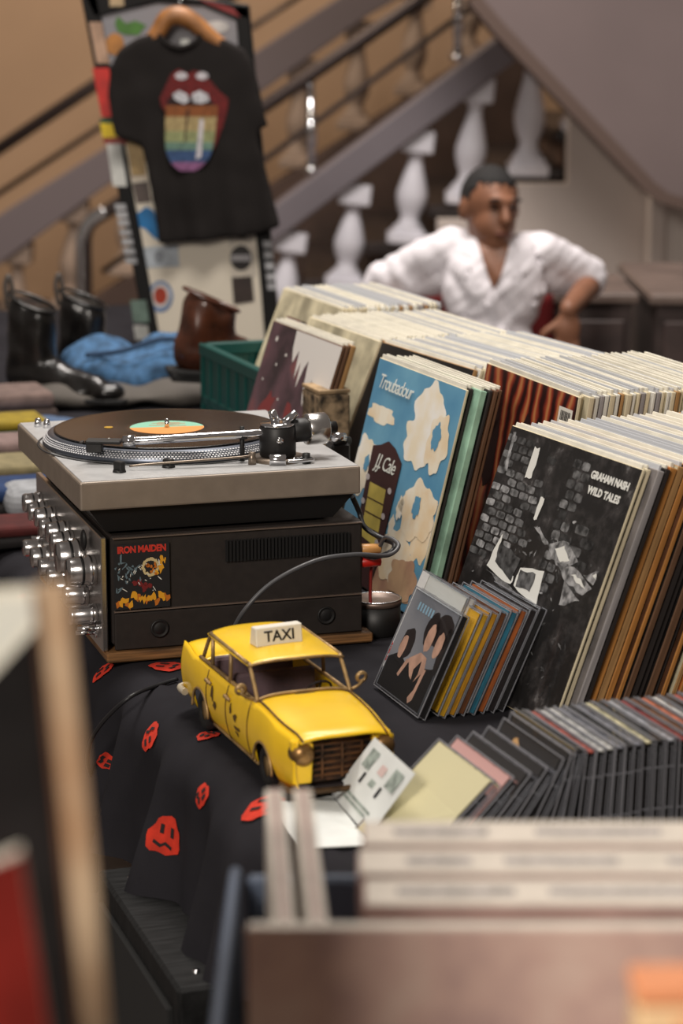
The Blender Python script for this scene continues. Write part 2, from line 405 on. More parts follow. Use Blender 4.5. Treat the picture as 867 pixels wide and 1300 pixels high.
# shirt
s_b = MB()
s_b.ball(ches + Vector((0, 0, -.01)), (.135, .10, .145)); s_b.ball((ches + hip) / 2, (.130, .105, .18)); s_b.ball(hip, (.15, .12, .08))
s_b.cap(sh[0] + Vector((.03, 0, -.015)), sh[1] + Vector((-.03, 0, -.015)), .052)
for i in (0, 1):
    s_b.cap(sh[i], sh[i].lerp(el[i], .88), .054, .056)
    s_b.cap(sh[i] + Vector((.04 - .08 * i, 0, -.05)), sh[i].lerp(el[i], .7) + Vector((0, 0, -.015)), .05, .05)
s_b.cap(nk + Vector((-.045, .03, -.02)), sh[0].lerp(sh[1], .15) + Vector((0, 0, .0)), .035, .05); s_b.cap(nk + Vector((.045, .03, -.02)), sh[0].lerp(sh[1], .85) + Vector((0, 0, .0)), .035, .05)
smesh = remesh(s_b, .007, 14, name='shirt')
for v in smesh.vertices:
    c = v.co; fold_ = noise.noise(Vector((c.x * 26 + c.z * 14, c.y * 8, c.z * 9))) * .013 + abs(noise.noise(Vector((c.x * 18 - c.z * 20, c.y * 10, 5)))) * .012
    v.co = c + v.normal * (fold_ + .004)
obj('shirt', smesh, mat('white_cotton', (.90, .88, .90), .85, bump=.2, bump_s=50), man, IM)
cl = MB()
cl.tube([nk + Vector((-.07, .02, .03)), nk + Vector((-.055, -.06, .01)), nk + Vector((-.02, -.088, -.05))], lambda t: .017 - .007 * t, 8)
cl.tube([nk + Vector((.07, .02, .03)), nk + Vector((.06, -.06, .01)), nk + Vector((.03, -.088, -.05))], lambda t: .017 - .007 * t, 8)
cl.tube([nk + Vector((-.07, .02, .03)), nk + Vector((0, .085, .045)), nk + Vector((.07, .02, .03))], .02, 8)
cl.build('collar', MATS['white_cotton'], man, IM)
from mathutils.bvhtree import BVHTree
bvh = BVHTree.FromPolygons([v.co.copy() for v in smesh.vertices], [tuple(p.vertices) for p in smesh.polygons])
def on_shirt(x, z, o=.003):
    h = bvh.ray_cast(Vector((x, YM - 1, z)), Vector((0, 1, 0)))[0]
    return Vector((x, (h.y if h else YM - .06) - o, z))
def vneck(a, b):
    zz = nk.z + .065 - .130 * a; hw_ = .044 * (1 - a) ** .8 + .001
    return on_shirt(nk.x + .004 + (b - .5) * 2 * hw_, zz)
MB().grid(vneck, 14, 10).build('chest', M_skin, man, IM)
MB().grid(lambda a, b: on_shirt(nk.x + .004 + (b - .5) * .020, nk.z - .066 - .27 * a, .0025), 14, 2).build('button_placket', mat('white_cotton_hem', (.84, .82, .84), .85), man, IM)

# ================================================================== TABLE AND CLOTH
M_wood = mat('table_wood', (.33, .25, .18), .6, noise_s=6, amt=.2, stretch=(1, 8, 1))
UE = .715; V0, V1 = 1.86, 6.3; U1 = 1.95
tb = thing('market_table', 'long market table covered by the black printed cloth', 'table', rz=TY)
MB().box(((UE + U1) / 2 + .02, (V0 + V1) / 2, .7), (U1 - UE - .06, V1 - V0 - .04, .03), bev=.004).build('table_top', M_wood, tb)
for u in (UE + .08, U1 - .08):
    for v in (V0 + .1, (V0 + V1) / 2, V1 - .1):
        MB().box((u, v, .342), (.05, .05, .684), bev=.004).build('leg', M_wood, tb)
RC = .045
def cloth(s, t):
    """s along table (v), t across: 0 at the edge, positive inwards, negative hanging down; table-local coords"""
    if t >= 0:
        z = TZ + .004 * noise.noise(Vector((s * 5, t * 5, 1))) * min(1, t * 8) * (1 if t < .12 else .0) ; u = UE + RC + t
        z = TZ if t > .14 else z
        n = Vector((0, 0, 1))
        return Vector((u, s, z)), n
    a = -t / RC
    if a < math.pi / 2:
        p = Vector((UE + RC - RC * math.sin(a), s, TZ - RC + RC * math.cos(a))); n = Vector((-math.sin(a), 0, math.cos(a))); dr = RC * (1 - math.cos(a))
    else:
        dr = RC + (-t - RC * math.pi / 2)
        p = Vector((UE, s, TZ - dr)); n = Vector((-1, 0, 0))
    k = min(1, dr / .22)
    f = .03 * math.sin(s * 31 + 1.2 * math.sin(s * 7)) + .016 * math.sin(s * 67 + 2)
    p.x += -(f + .028) * k
    p.z += .010 * noise.noise(Vector((s * 6, dr * 4, 3)))
    return p, n
M_cloth = mat('black_cotton', (.165, .160, .175), .95, noise_s=9, amt=.10, bump=.06, bump_s=500, spec=.08)
tc_ = thing('tablecloth', 'black cotton tablecloth printed with red faces, draped over the long table', 'tablecloth', rz=TY)
def sm_(a, b, x): x = max(0, min(1, (x - a) / (b - a))); return x * x * (3 - 2 * x)
def cg(i, j):
    s = V0 + (V1 - V0) * i
    hl = .215 + .15 * sm_(2.78, 2.95, s)
    if j < .5: t = -hl + j * 2 * (.20 + hl)
    else: t = .20 + (j - .5) * 2 * (U1 - UE - RC - .20)
    return cloth(s, t)[0]
MB().grid(cg, 260, 70).build('cloth', M_cloth, tc_)
M_mot = mat('red_print', (.82, .20, .11), .85, noise_s=60, amt=.12); M_motd = mat('black_print', (.13, .11, .11), .9)
def motif(s, t, r, rot=0, sq=1.):
    def pt(x, y, off):
        p, n = cloth(s + x, t + y); return p + n * off
    g = MB()
    def disc(a, b):
        ang = a * 2 * math.pi; x, y = r * b * math.cos(ang), r * sq * b * math.sin(ang) * 1.1
        k = 1 + .10 * math.sin(ang * 3 + s * 19) + .06 * math.sin(ang * 7 + s * 31)
        x, y = x * k, y * k
        return pt(x * math.cos(rot) - y * math.sin(rot), x * math.sin(rot) + y * math.cos(rot), .0022)
    g.grid(disc, 24, 4)
    o = g.build('printed_face', M_mot, tc_)
    f = MB()
    def stroke(x0, y0, x1, y1, w):
        f.grid(lambda a, b: pt(*(lambda X, Y: (X * math.cos(rot) - Y * math.sin(rot), X * math.sin(rot) + Y * math.cos(rot)))(r * (x0 + (x1 - x0) * a) + (b - .5) * w * (abs(y1 - y0) > abs(x1 - x0)), r * (y0 + (y1 - y0) * a) + (b - .5) * w * (abs(y1 - y0) <= abs(x1 - x0))), .0034), 5, 1)
    stroke(-.40, .05, -.30, .62, .0045); stroke(.22, .10, .30, .62, .0045)
    stroke(-.5, -.55, -.1, -.38, .004); stroke(-.1, -.38, .1, -.58, .004); stroke(.1, -.58, .5, -.42, .004)
    f.build('print_lines', M_motd, o)
def inv(px, py):
    p = PZ(px, py, TZ); return p.dot(TV), p.dot(TU) - UE - RC
for px, py, r in [(264, 935, .012), (338, 1020, .022), (212, 848, .020), (131, 838, .014), (183, 908, .016)]:
    s, t = inv(px, py); motif(s, t, r, rot=px * .7)
def proj(P):
    d_ = P - CAM; fw = d_.y * math.cos(PITCH) - d_.z * math.sin(PITCH); up = d_.y * math.sin(PITCH) + d_.z * math.cos(PITCH)
    return 433.5 + FPX * d_.x / fw, 650 - FPX * up / fw
RT = Matrix.Rotation(TY, 3, 'Z')
def find(px, py):
    best = (1e9, 0, 0)
    for i in range(121):
        for j in range(61):
            s, t = 2.2 + i * .01, -.24 + j * .004
            x, y = proj(RT @ cloth(s, t)[0]); d_ = (x - px) ** 2 + (y - py) ** 2
            if d_ < best[0]: best = (d_, s, t)
    return best[1:]
for px, py, r, rt in [(213, 1060, .021, .15), (257, 1010, .013, .8), (138, 965, .010, 2.0)]:
    s, t = find(px, py); motif(s, t, r, rot=rt)
for s, t, r in [(3.3, -.06, .02), (3.62, -.05, .02), (3.45, -.2, .022), (3.85, -.16, .022), (2.15, .02, .022), (3.9, .02, .02)]:
    motif(s, t, r, rot=1.5 + .5 * math.sin(s * 40))

# black wooden box under the cloth edge
bx = thing('speaker_box', 'black wood-grained box standing on the floor under the cloth edge', 'box')
A = PZ(124, 1104, .55); Bq = PZ(226, 1257, .55)
d = (Bq - A); d.z = 0; L = d.length; d.normalize(); nrm = Vector((-d.y, d.x, 0))
M0 = Matrix(((d.x, nrm.x, 0, A.x), (d.y, nrm.y, 0, A.y), (0, 0, 1, 0), (0, 0, 0, 1)))
bx.matrix_world = M0
M_bw = mat('black_woodgrain', (.12, .12, .122), .7, noise_s=20, amt=.35, stretch=(12, 1, 1), bump=.2, bump_s=60, spec=.2)
MB().box((L / 2, .17, .275), (L, .34, .55), bev=.004).build('cabinet', M_bw, bx)
MB().box((L / 2, -.002, .28), (L - .05, .008, .48), bev=.002).build('front_panel', mat('black_grille', (.09, .09, .09), .9), bx)
for x in (.04, L - .04): MB().cyl((x, .03, .545), (x, .03, .5525), .004, seg=8).build('screw', M_chrome, bx)

# ================================================================== AMPLIFIER
NT = Vector((-.321, 2.907, 0)); AY = R(17.4)
AU = Vector((math.cos(AY), math.sin(AY), 0)); AV = Vector((-math.sin(AY), math.cos(AY), 0))
ap = NT + AU * .030 + AV * .0115
M_board = mat('plywood_board', (.50, .35, .20), .65, noise_s=10, amt=.35, stretch=(1, 1, 30))
tag(MB().box((.175, .22, .0085), (.35, .46, .013), bev=.002).build('wooden_board', M_board, None, Matrix.Translation((ap.x, ap.y, TZ + .001)) @ Matrix.Rotation(AY, 4, 'Z')), 'thin brown wooden board under the amplifier', 'board')
am = thing('amplifier', 'stereo amplifier with dark brown metal case and silver knobbed front panel', 'amplifier', (ap.x, ap.y, TZ + .016), AY)
AH = .147; AD = .337; AW = .44
M_case = mat('dark_brown_metal', (.165, .14, .128), .55, .1, noise_s=90, amt=.08)
M_silver = mat('brushed_silver', (.80, .79, .78), .28, 1., noise_s=30, amt=.08, stretch=(1, 1, 40))
M_black = mat('black_plastic', (.085, .08, .08), .5)
MB().box((AD / 2 + .006, AW / 2, AH / 2 + .003), (AD - .008, AW - .004, AH - .006), bev=.003).build('case', M_case, am)
MB().box((AD / 2 + .006, -.0005, .0245), (AD - .012, .006, .047), bev=.0015).build('lower_side_panel', M_case, am)
MB().box((AD / 2 + .006, -.0004, .0505), (AD - .012, .0055, .0012)).build('side_seam', mat('seam_light', (.42, .36, .32), .5), am)
MB().box((AD / 2 + .006, .0, .1445), (AD - .012, .0055, .0012)).build('top_seam', MATS['seam_light'], am)
MB().box((.0, AW / 2, AH / 2), (.008, AW, AH), bev=.0015).build('front_panel', M_silver, am)
vg = MB()
for i in range(36): vg.box((.158 + i * .0046, .0, .119), (.0026, .007, .027))
vg.build('vent_grille', mat('vent_black', (.05, .045, .045), .9), am)
for x in (.069, .288):
    sc = MB(); M = Matrix.Translation((x, -.0035, .026)) @ Matrix.Rotation(R(90), 4, 'X')
    sc.lathe([(.011, 0), (.012, .002), (.010, .0025), (.0085, .0005), (.007, .0015), (0, .0015)], 20, M); sc.build('case_screw', M_black, am)
for (x, y) in ((.04, .04), (.30, .04), (.04, .40), (.30, .40)): MB().cyl((x, y, -.001), (x, y, .004), .014, seg=14).build('foot', M_black, am)
M_knob = mat('knob_aluminium', (.78, .77, .77), .22, 1.)
def knob(s, z, r, ln, ring=True):
    M = Matrix.Translation((-.004, s, z)) @ Matrix.Rotation(R(-90), 4, 'Y')
    k = MB(); k.lathe([(0, 0), (r * 1.12, 0), (r * 1.12, ln * .3), (r, ln * .32), (r, ln * .9), (r * .9, ln), (0, ln)], 28, M)
    o = k.build('knob', M_knob, am)
    MB().box((-.004 - ln - .0003, s, z + r * .5), (.001, .0016, r * .7)).build('pointer', M_black, o)
    if ring: MB().lathe([(r * 1.02, ln * .45), (r * 1.05, ln * .47), (r * 1.05, ln * .52), (r * 1.02, ln * .54)], 28, M).build('grip_ring', M_black, o)
for s, z, r, ln in [(.035, .098, .0175, .036), (.115, .098, .021, .034), (.175, .105, .013, .030), (.205, .112, .013, .03), (.265, .105, .013, .028), (.30, .112, .013, .028), (.36, .108, .013, .026), (.40, .112, .013, .026),
                    (.03, .042, .012, .036), (.085, .055, .012, .032), (.17, .045, .014, .028), (.23, .045, .012, .026), (.29, .045, .012, .026), (.35, .045, .014, .026), (.41, .045, .012, .026)]:
    knob(s, z, r, ln, r > .0125)
for s, z in [(.018, .026), (.028, .018), (.14, .074), (.06, .072), (.20, .075), (.33, .075)]:
    l_ = MB(); l_.cyl((-.004, s, z), (-.032, s, z + .002), .0026, .003, 10); l_.cyl((-.004, s, z), (-.008, s, z), .006, seg=12); l_.build('toggle_lever', M_chrome, am)
MB().ball((-.010, .075, .128), (.004, .008, .014)).build('indicator', M_black, am)
# terminals at the back
for z, c, nm in [(.105, (.80, .58, .34), 'ochre'), (.088, (.75, .13, .09), 'red')]:
    MB().cyl((AD + .002, .015, z), (AD + .030, .013, z), .0075, .0065, 12, bev=.001).build('cable_plug', mat('plug_' + nm, c, .4), am)
# sticker with band name
stk = MB().box((.0480, -.0022, .0945), (.071, .0012, .083), bev=.0003).build('sticker', mat('sticker_black', (.10, .095, .10), .6), am)
FR = Matrix.Translation((.0480, -.0030, 0)) @ Matrix.Rotation(R(90), 4, 'X')
tm = text_mesh('IRON MAIDEN', .0118, bold=.0005, spacing=.94); obj('lettering', tm, mat('sticker_red', (.78, .20, .14), .6), stk, Matrix.Translation((.0480, -.0031, .1295)) @ Matrix.Rotation(R(90), 4, 'X') @ Matrix.Diagonal((.86, 1, 1, 1)))
pal = {'flame': (.88, .62, .12), 'flame2': (.75, .42, .10), 'pale': (.80, .72, .52), 'steel': (.38, .45, .48), 'dred': (.45, .10, .10), 'white': (.85, .84, .8)}
def blob(c, x, z, rx, rz, jit=.3, n=10, lay=0, rot=0, seed=0):
    MB().prism(polyfan(n, rx, rz, x, z, rot, jit, seed), 0, Matrix.Translation((.0480, -.0030 - lay * .0002, .092)) @ Matrix.Rotation(R(90), 4, 'X')).build('print_shape', mat('print_' + c, pal[c], .6), stk)
rd = random.Random(3)
for i in range(16): blob('flame' if i % 3 else 'flame2', -.031 + i * .0041, -.034 + rd.random() * .012, .0034, .0048, .6, 9, i % 3, rd.uniform(-.5, .5), i)
for i in range(7): blob('flame', .018 + rd.random() * .012, .002 + rd.random() * .022, .002, .0042, .6, 8, i % 3, rd.uniform(-.5, .5), 30 + i)
for i in range(14):
    a_ = i * .45; blob('pale', .011 + .0095 * math.cos(a_), .014 + .010 * math.sin(a_), .0036, .0020, .5, 8, i % 3, a_ + 1.5, 50 + i)
for i in range(9): blob('flame2', .011 + rd.uniform(-.006, .006), .012 + rd.uniform(-.008, .007), .0018, .0022, .5, 7, 3, 0, 70 + i)
for i in range(26): blob('steel', -.019 + rd.gauss(0, .008), .006 + rd.gauss(0, .012), .0045 * rd.random() + .0012, .0011, .6, 8, i % 4, rd.random() * 3, 90 + i)
for i in range(9): blob('dred', rd.gauss(-.001, .0045), -.010 + rd.gauss(0, .004), .0032, .0026, .5, 8, i % 4, rd.random() * 3, 130 + i)
for i in range(22): blob('white', -.030 + rd.random() * .056, -.016 + rd.random() * .040, .0032 * rd.random() + .0008, .0006, .3, 7, 4, rd.random() * 3, 150 + i)

# ================================================================== TURNTABLE
DZ = .961
tt = thing('turntable', 'silver grey record player with chrome tonearm sitting on the amplifier', 'turntable', (NT.x, NT.y, TZ + .016 + AH + .001), AY)
tb0 = TZ + .016 + AH + .001
def zt(z): return z - tb0
D_, W_ = .362, .44
M_deck = mat('deck_grey', (.70, .70, .70), .45, .2, noise_s=40, amt=.05)
M_side = mat('deck_side_shade', (.56, .51, .46), .45, .3, noise_s=40, amt=.05)  # browner than the deck top: shade on the sides put into the colour
pl = MB(); pl.box((D_ / 2, W_ / 2, zt(DZ) - .018), (D_, W_, .036), bev=.0025, seg=2); pl.build('plinth', M_side, tt)
MB().box((D_ / 2, W_ / 2, zt(DZ) + .0002), (D_ - .006, W_ - .006, .002), bev=.0006).build('deck_plate', M_deck, tt)
base = MB()
zb0, zb1 = zt(DZ) - .069, zt(DZ) - .036
bo = [(.012, .012), (D_ - .004, .012), (D_ - .004, W_ - .012), (.012, W_ - .012)]; bi = [(.036, .024), (D_ - .030, .024), (D_ - .030, W_ - .03), (.036, W_ - .03)]
va = [base.bm.verts.new((x, y, zb1)) for x, y in bo]; vb = [base.bm.verts.new((x, y, zb0)) for x, y in bi]
base.bm.faces.new(va); base.bm.faces.new(vb[::-1])
for i in range(4): base.bm.faces.new((va[i], vb[i], vb[(i + 1) % 4], va[(i + 1) % 4]))
base.build('base', M_black, tt)
for x, y in [(.075, .075), (.29, .075), (.075, .365), (.29, .365)]:
    MB().cyl((x, y, .0005), (x, y, zb0 + .002), .022, .020, 18).build('foot', M_black, tt)
# platter
PC = Vector((.166, .236, zt(DZ)))
M_plat = mat('platter_metal', (.36, .38, .42), .35, .7)
pt_ = MB().lathe([(0, .001), (.158, .001), (.1655, .003), (.1655, .006), (.160, .0155), (.1525, .018), (0, .018)], 96, Matrix.Translation(PC)).build('platter', M_plat, tt)
MB().lathe([(.170, .0012), (.1705, .0022), (.1725, .0022), (.173, .0012)], 96, Matrix.Translation(PC)).build('platter_ring', M_black, tt)
dots = MB()
for k, (rr, zz) in enumerate([(.1645, .0085), (.1632, .0108), (.1615, .0130), (.1600, .0152)]):
    n = 230
    for i in range(n):
        a_ = 2 * math.pi * (i + .5 * (k % 2)) / n
        M = Matrix.Translation(PC) @ Matrix.Rotation(a_, 4, 'Z') @ Matrix.Translation((rr - .0012, 0, zz - .0006)) @ Matrix.Rotation(R(-55), 4, 'Y')
        dots.box((0, 0, 0), (.0030, .0026, .0016), M)
dd = dots.build('strobe_dots', mat('strobe_bright', (.92, .92, .93), .35, .2), pt_); dd['kind'] = 'stuff'
MB().cyl(PC + Vector((0, 0, .018)), PC + Vector((0, 0, .032)), .0034, .003, 14).build('spindle', M_chrome, tt)
# tonearm
PV = Vector((.272, .068, zt(DZ)))
ta = obj('tonearm', MB().tube([PV + Vector((-.01, 0, .037)), (.225, .066, zt(DZ) + .037), (.15, .080, zt(DZ) + .034), (.105, .093, zt(DZ) + .031), (.085, .102, zt(DZ) + .030)], .0055, 12).recalc().mesh('tonearm'), M_chrome, tt)
MB().cyl((.092, .099, zt(DZ) + .0303), (.078, .1045, zt(DZ) + .0297), .0078, .0078, 16).build('collet', M_chrome, ta)
hs = MB(); Mh = Matrix.Translation((.055, .114, zt(DZ) + .027)) @ Matrix.Rotation(R(158), 4, 'Z')
hs.box((0, 0, .002), (.046, .020, .005), Mh, bev=.0015); hs.box((.012, 0, -.006), (.020, .016, .012), Mh, bev=.001); hs.box((.026, .014, .003), (.004, .014, .002), Mh)
hs.build('headshell', M_black, ta)
MB().cyl(Mh @ Vector((-.004, -.010, .001)), Mh @ Vector((-.004, -.0125, .001)), .0035, seg=10).build('shell_screw', M_chrome, ta)
MB().lathe([(0, 0), (.036, 0), (.037, .002), (.036, .006), (0, .006)], 36, Matrix.Translation(PV)).build('arm_base_plate', mat('base_bronze', (.52, .47, .42), .35, .8), tt)
MB().cyl(PV + Vector((0, 0, .006)), PV + Vector((0, 0, .046)), .0235, .0235, 28, bev=.002).build('pivot_housing', M_black, tt)
MB().lathe([(.0, .046), (.0225, .046), (.0225, .049), (.012, .050), (0, .050)], 28, Matrix.Translation(PV)).build('pivot_cap', M_chrome, tt)
for dx, dy, dz in [(-.004, .0, .066), (.012, -.004, .062)]:
    MB().cyl(PV + Vector((dx * .6, dy, .049)), PV + Vector((dx * 2, dy, dz)), .006, .0055, 12, bev=.001).build('pivot_knob', M_chrome, tt)
MB().cyl(PV + Vector((-.004, -.0235, .030)), PV + Vector((-.004, -.0255, .030)), .0045, seg=12).build('pivot_screw', M_chrome, tt)
MB().cyl(PV + Vector((.018, 0, .038)), PV + Vector((.050, .004, .038)), .0155, .0155, 24, bev=.001).build('weight_dial', M_black, tt)
MB().cyl(PV + Vector((.038, .003, .038)), PV + Vector((.066, .006, .038)), .0205, .0205, 32, bev=.0015).build('counterweight', mat('weight_steel', (.80, .79, .78), .25, 1.), tt)
MB().cyl(PV + Vector((.064, .006, .038)), PV + Vector((.080, .008, .038)), .008, .008, 16).build('weight_stub', M_black, tt)
q = MB(); q.cyl((.226, .073, zt(DZ) + .001), (.226, .073, zt(DZ) + .046), .0035, .003, 10); q.box((.226, .069, zt(DZ) + .034), (.008, .016, .006), bev=.001); q.build('arm_rest', M_black, tt)
q = MB(); q.cyl((.232, .047, zt(DZ)), (.232, .047, zt(DZ) + .017), .0055, .0045, 12); q.tube([(.232, .047, zt(DZ) + .014), (.215, .044, zt(DZ) + .012), (.10, .052, zt(DZ) + .008), (.075, .058, zt(DZ) + .006)], .0016, 6); q.build('cue_lever', mat('base_bronze', (.5, .45, .4), .35, .8), tt)
q = MB(); q.cyl((.252, .036, zt(DZ) + .008), (.272, .030, zt(DZ) + .008), .0075, .0075, 16, bev=.001); q.tube([(.274, .030, zt(DZ) + .006), (.292, .026, zt(DZ) + .006), (.308, .032, zt(DZ) + .006), (.300, .042, zt(DZ) + .006), (.284, .040, zt(DZ) + .006)], .0026, 8); q.build('antiskate_dial', M_chrome, tt)
MB().cyl((.300, .034, zt(DZ)), (.300, .034, zt(DZ) + .014), .006, .005, 14).build('deck_knob', M_black, tt)
for x, y, h in [(.060, .048, .015), (.126, .060, .012)]:
    q = MB(); q.cyl((x, y, zt(DZ)), (x, y, zt(DZ) + .004), .009, .008, 14); q.box((x, y, zt(DZ) + h / 2), (.009, .014, h), Matrix.Translation((x, y, 0)) @ Matrix.Rotation(.5, 4, 'Z') @ Matrix.Translation((-x, -y, 0)), bev=.001); q.build('selector_knob', M_black, tt)
for x, y in [(.022, .40), (.032, .388)]:
    MB().cyl((x, y, zt(DZ)), (x, y, zt(DZ) + .013), .006, .004, 12, bev=.001).build('dust_cover_post', M_chrome, tt)
hg = MB(); hg.box((D_ + .012, .135, zt(DZ) - .008), (.026, .03, .03), bev=.003); hg.cyl((D_ + .004, .122, zt(DZ) + .012), (D_ + .026, .132, zt(DZ) + .008), .006, seg=12); hg.cyl((D_ + .006, .135, zt(DZ) + .014), (D_ + .022, .148, zt(DZ) + .010), .006, seg=12)
hg.build('lid_hinge', M_black, tt)
MB().cyl((D_ + .002, .122, zt(DZ) + .0165), (D_ + .018, .126, zt(DZ) + .0135), .0065, seg=12).build('hinge_pin', M_chrome, tt)
# record on the platter
rw = Matrix.Translation((NT.x, NT.y, tb0)) @ Matrix.Rotation(AY, 4, 'Z') @ PC
vr = thing('vinyl_record', 'black vinyl record with mint and orange label lying on the turntable', 'record', (rw.x, rw.y, rw.z + .0185), R(0))
prof = [(.0036, 0), (.0036, .0018), (.0505, .0018), (.052, .0014)]
for i in range(24): r_ = .056 + i * .0038; prof += [(r_, .0016), (r_ + .0019, .00145)]
prof += [(.1475, .0019), (.1505, .0016), (.1505, .0004), (.148, 0), (.0036, 0)]
MB().lathe(prof, 128).build('disc', mat('vinyl', (.055, .045, .042), .22, 0, bump=.02, bump_s=400, aniso=.5, spec=.6), vr)
def half(n, a0, a1, r=.0495): return [(r * math.cos(a0 + (a1 - a0) * i / n), r * math.sin(a0 + (a1 - a0) * i / n)) for i in range(n + 1)]
M_mint = mat('label_mint', (.52, .76, .66), .6); M_or = mat('label_orange', (.88, .58, .28), .6)
MB().prism(half(40, R(12), R(188)), .0004, Matrix.Translation((0, 0, .0018))).build('label', M_mint, vr)
MB().prism(half(40, R(188), R(372)), .0004, Matrix.Translation((0, 0, .0018))).build('label', M_or, vr)
q = MB()
for i, (y, wd) in enumerate([(.034, .03), (.028, .045), (.021, .03), (.012, .05)]): q.box((0, y, .0023), (wd, .0028, .0002))
q.build('label_print', mat('label_print', (.75, .50, .35), .6), vr)
MB().prism(polyfan(16, .006, .006), .0003, Matrix.Translation((-.078, .0, .0018))).build('reflection_spot', mat('reflection_yellow', (.75, .58, .12), .5), vr)  # yellow reflection on the vinyl, laid on as a flat coloured spot

# cables behind the amplifier
M_cab = mat('cable_black', (.11, .11, .12), .45)
def AP(x, y, z): return ap + AU * x + AV * y + Vector((0, 0, TZ + .016 + z))
e0 = AP(AD + .03, .013, .105)
tag(MB().tube([AP(AD + .028, .013, .105), PD(490, 682, 3.03), PD(506, 692, 3.0), PD(492, 705, 2.98), PD(450, 704, 2.94), PD(400, 712, 2.91), PD(345, 740, 2.89), PD(308, 778, 2.88), PZ(290, 815, TZ + .035), PZ(283, 838, TZ + .006), PZ(300, 850, TZ + .004)], .0028, 8).build('audio_cable', mat('cable_grey', (.30, .30, .31), .4)), 'dark grey audio cable looping in front of the amplifier side', 'cable')
tag(MB().tube([PD(447, 630, 3.05), PD(456, 650, 3.07), PD(462, 668, 3.06), PD(480, 681, 3.05), PD(500, 690, 3.03), PD(497, 700, 3.01), PD(478, 707, 3.02), PD(464, 706, 3.04)], .0036, 8).build('audio_cable', M_cab), 'thick black cable looping down from the back of the turntable', 'cable')
tag(MB().tube([AP(AD + .03, .013, .088), PD(472, 720, 3.06), PD(470, 752, 3.06), PZ(468, 790, TZ + .02), PZ(440, 800, TZ + .004), PZ(422, 806, TZ + .003)], .0022, 8).build('audio_cable', mat('cable_red', (.55, .16, .14), .4)), 'thin red cable running from the red plug behind the amplifier', 'cable')
lw = [PZ(225, 862, TZ + .004), PZ(200, 870, TZ + .004), PZ(165, 885, TZ + .006)]
for px, py, off, dz in [(132, 915, .02, .03), (114, 945, .045, .07), (113, 978, .06, .12), (135, 1012, .06, .17), (175, 1042, .05, .20), (215, 1072, .06, .235)]:
    p = PZ(px, py, TZ - dz); lw.append(p)
tag(MB().tube(lw, .0026, 8).build('audio_cable', M_cab), 'thin black wire hanging over the cloth edge beside the taxi', 'cable')
# round tin
tn = thing('round_tin', 'small round black tin with brown lid beside the amplifier', 'tin', PZ(478, 803, TZ))
MB().lathe([(0, 0), (.030, 0), (.0315, .002), (.0315, .043), (0, .043)], 32).build('body', M_black, tn)
MB().lathe([(.0315, .040), (.033, .040), (.033, .046), (.030, .0475), (.029, .0455), (0, .0455)], 32).build('lid', mat('tin_lid', (.48, .41, .37), .4, .5, noise_s=30, amt=.1), tn)
MB().lathe([(.0318, .0468), (.0332, .0472), (.0318, .0482), (.0305, .0474)], 32).build('rim', M_chrome, tn)

# ================================================================== TAXI
tx = thing('toy_taxi', 'yellow tin toy taxi with a white roof sign, worn and rusty at the front', 'toy car', (-.0603, 2.5508, TZ + .0005), -1.2082)
M_yel = mat('yellow_enamel', (.97, .79, .13), .32, 0, noise_s=14, amt=.05, coat=.3)
M_rust = mat('rusty_brown', (.36, .23, .12), .6, .2, noise_s=50, amt=.4)
M_brass = mat('worn_brass', (.66, .54, .36), .45, .4, noise_s=60, amt=.2)
M_dark = mat('taxi_inside', (.13, .09, .09), .7)
M_tyre = mat('tyre_black', (.07, .065, .065), .8)
HW = .0600
def sm(a, b, x): t = max(0, min(1, (x - a) / (b - a))); return t * t * (3 - 2 * t)
def plan(X): return HW * (1 - .10 * sm(.11, .185, X) - .06 * sm(-.14, -.21, X))
def topz(X): return .0805 + .003 * sm(-.05, .05, X) - .007 * sm(.06, .178, X) + .004 * sm(-.16, -.205, X)
WF, WR, AR = .092, -.126, .030
def botz(X):
    z = .0165 + .006 * sm(.13, .178, X) + .010 * sm(-.165, -.209, X)
    for c in (WF, WR):
        dx = abs(X - c)
        if dx < AR: z = max(z, .022 + math.sqrt(AR * AR - dx * dx) * .92)
    return z
def sidey(X, zn): return plan(X) * (1 - .13 * ((zn - .55) / .55) ** 2)
X0, X1 = -.2086, .1785
def sidept(X, z): 
    zn = (z - .0165) / (topz(X) - .0165); return sidey(X, zn)
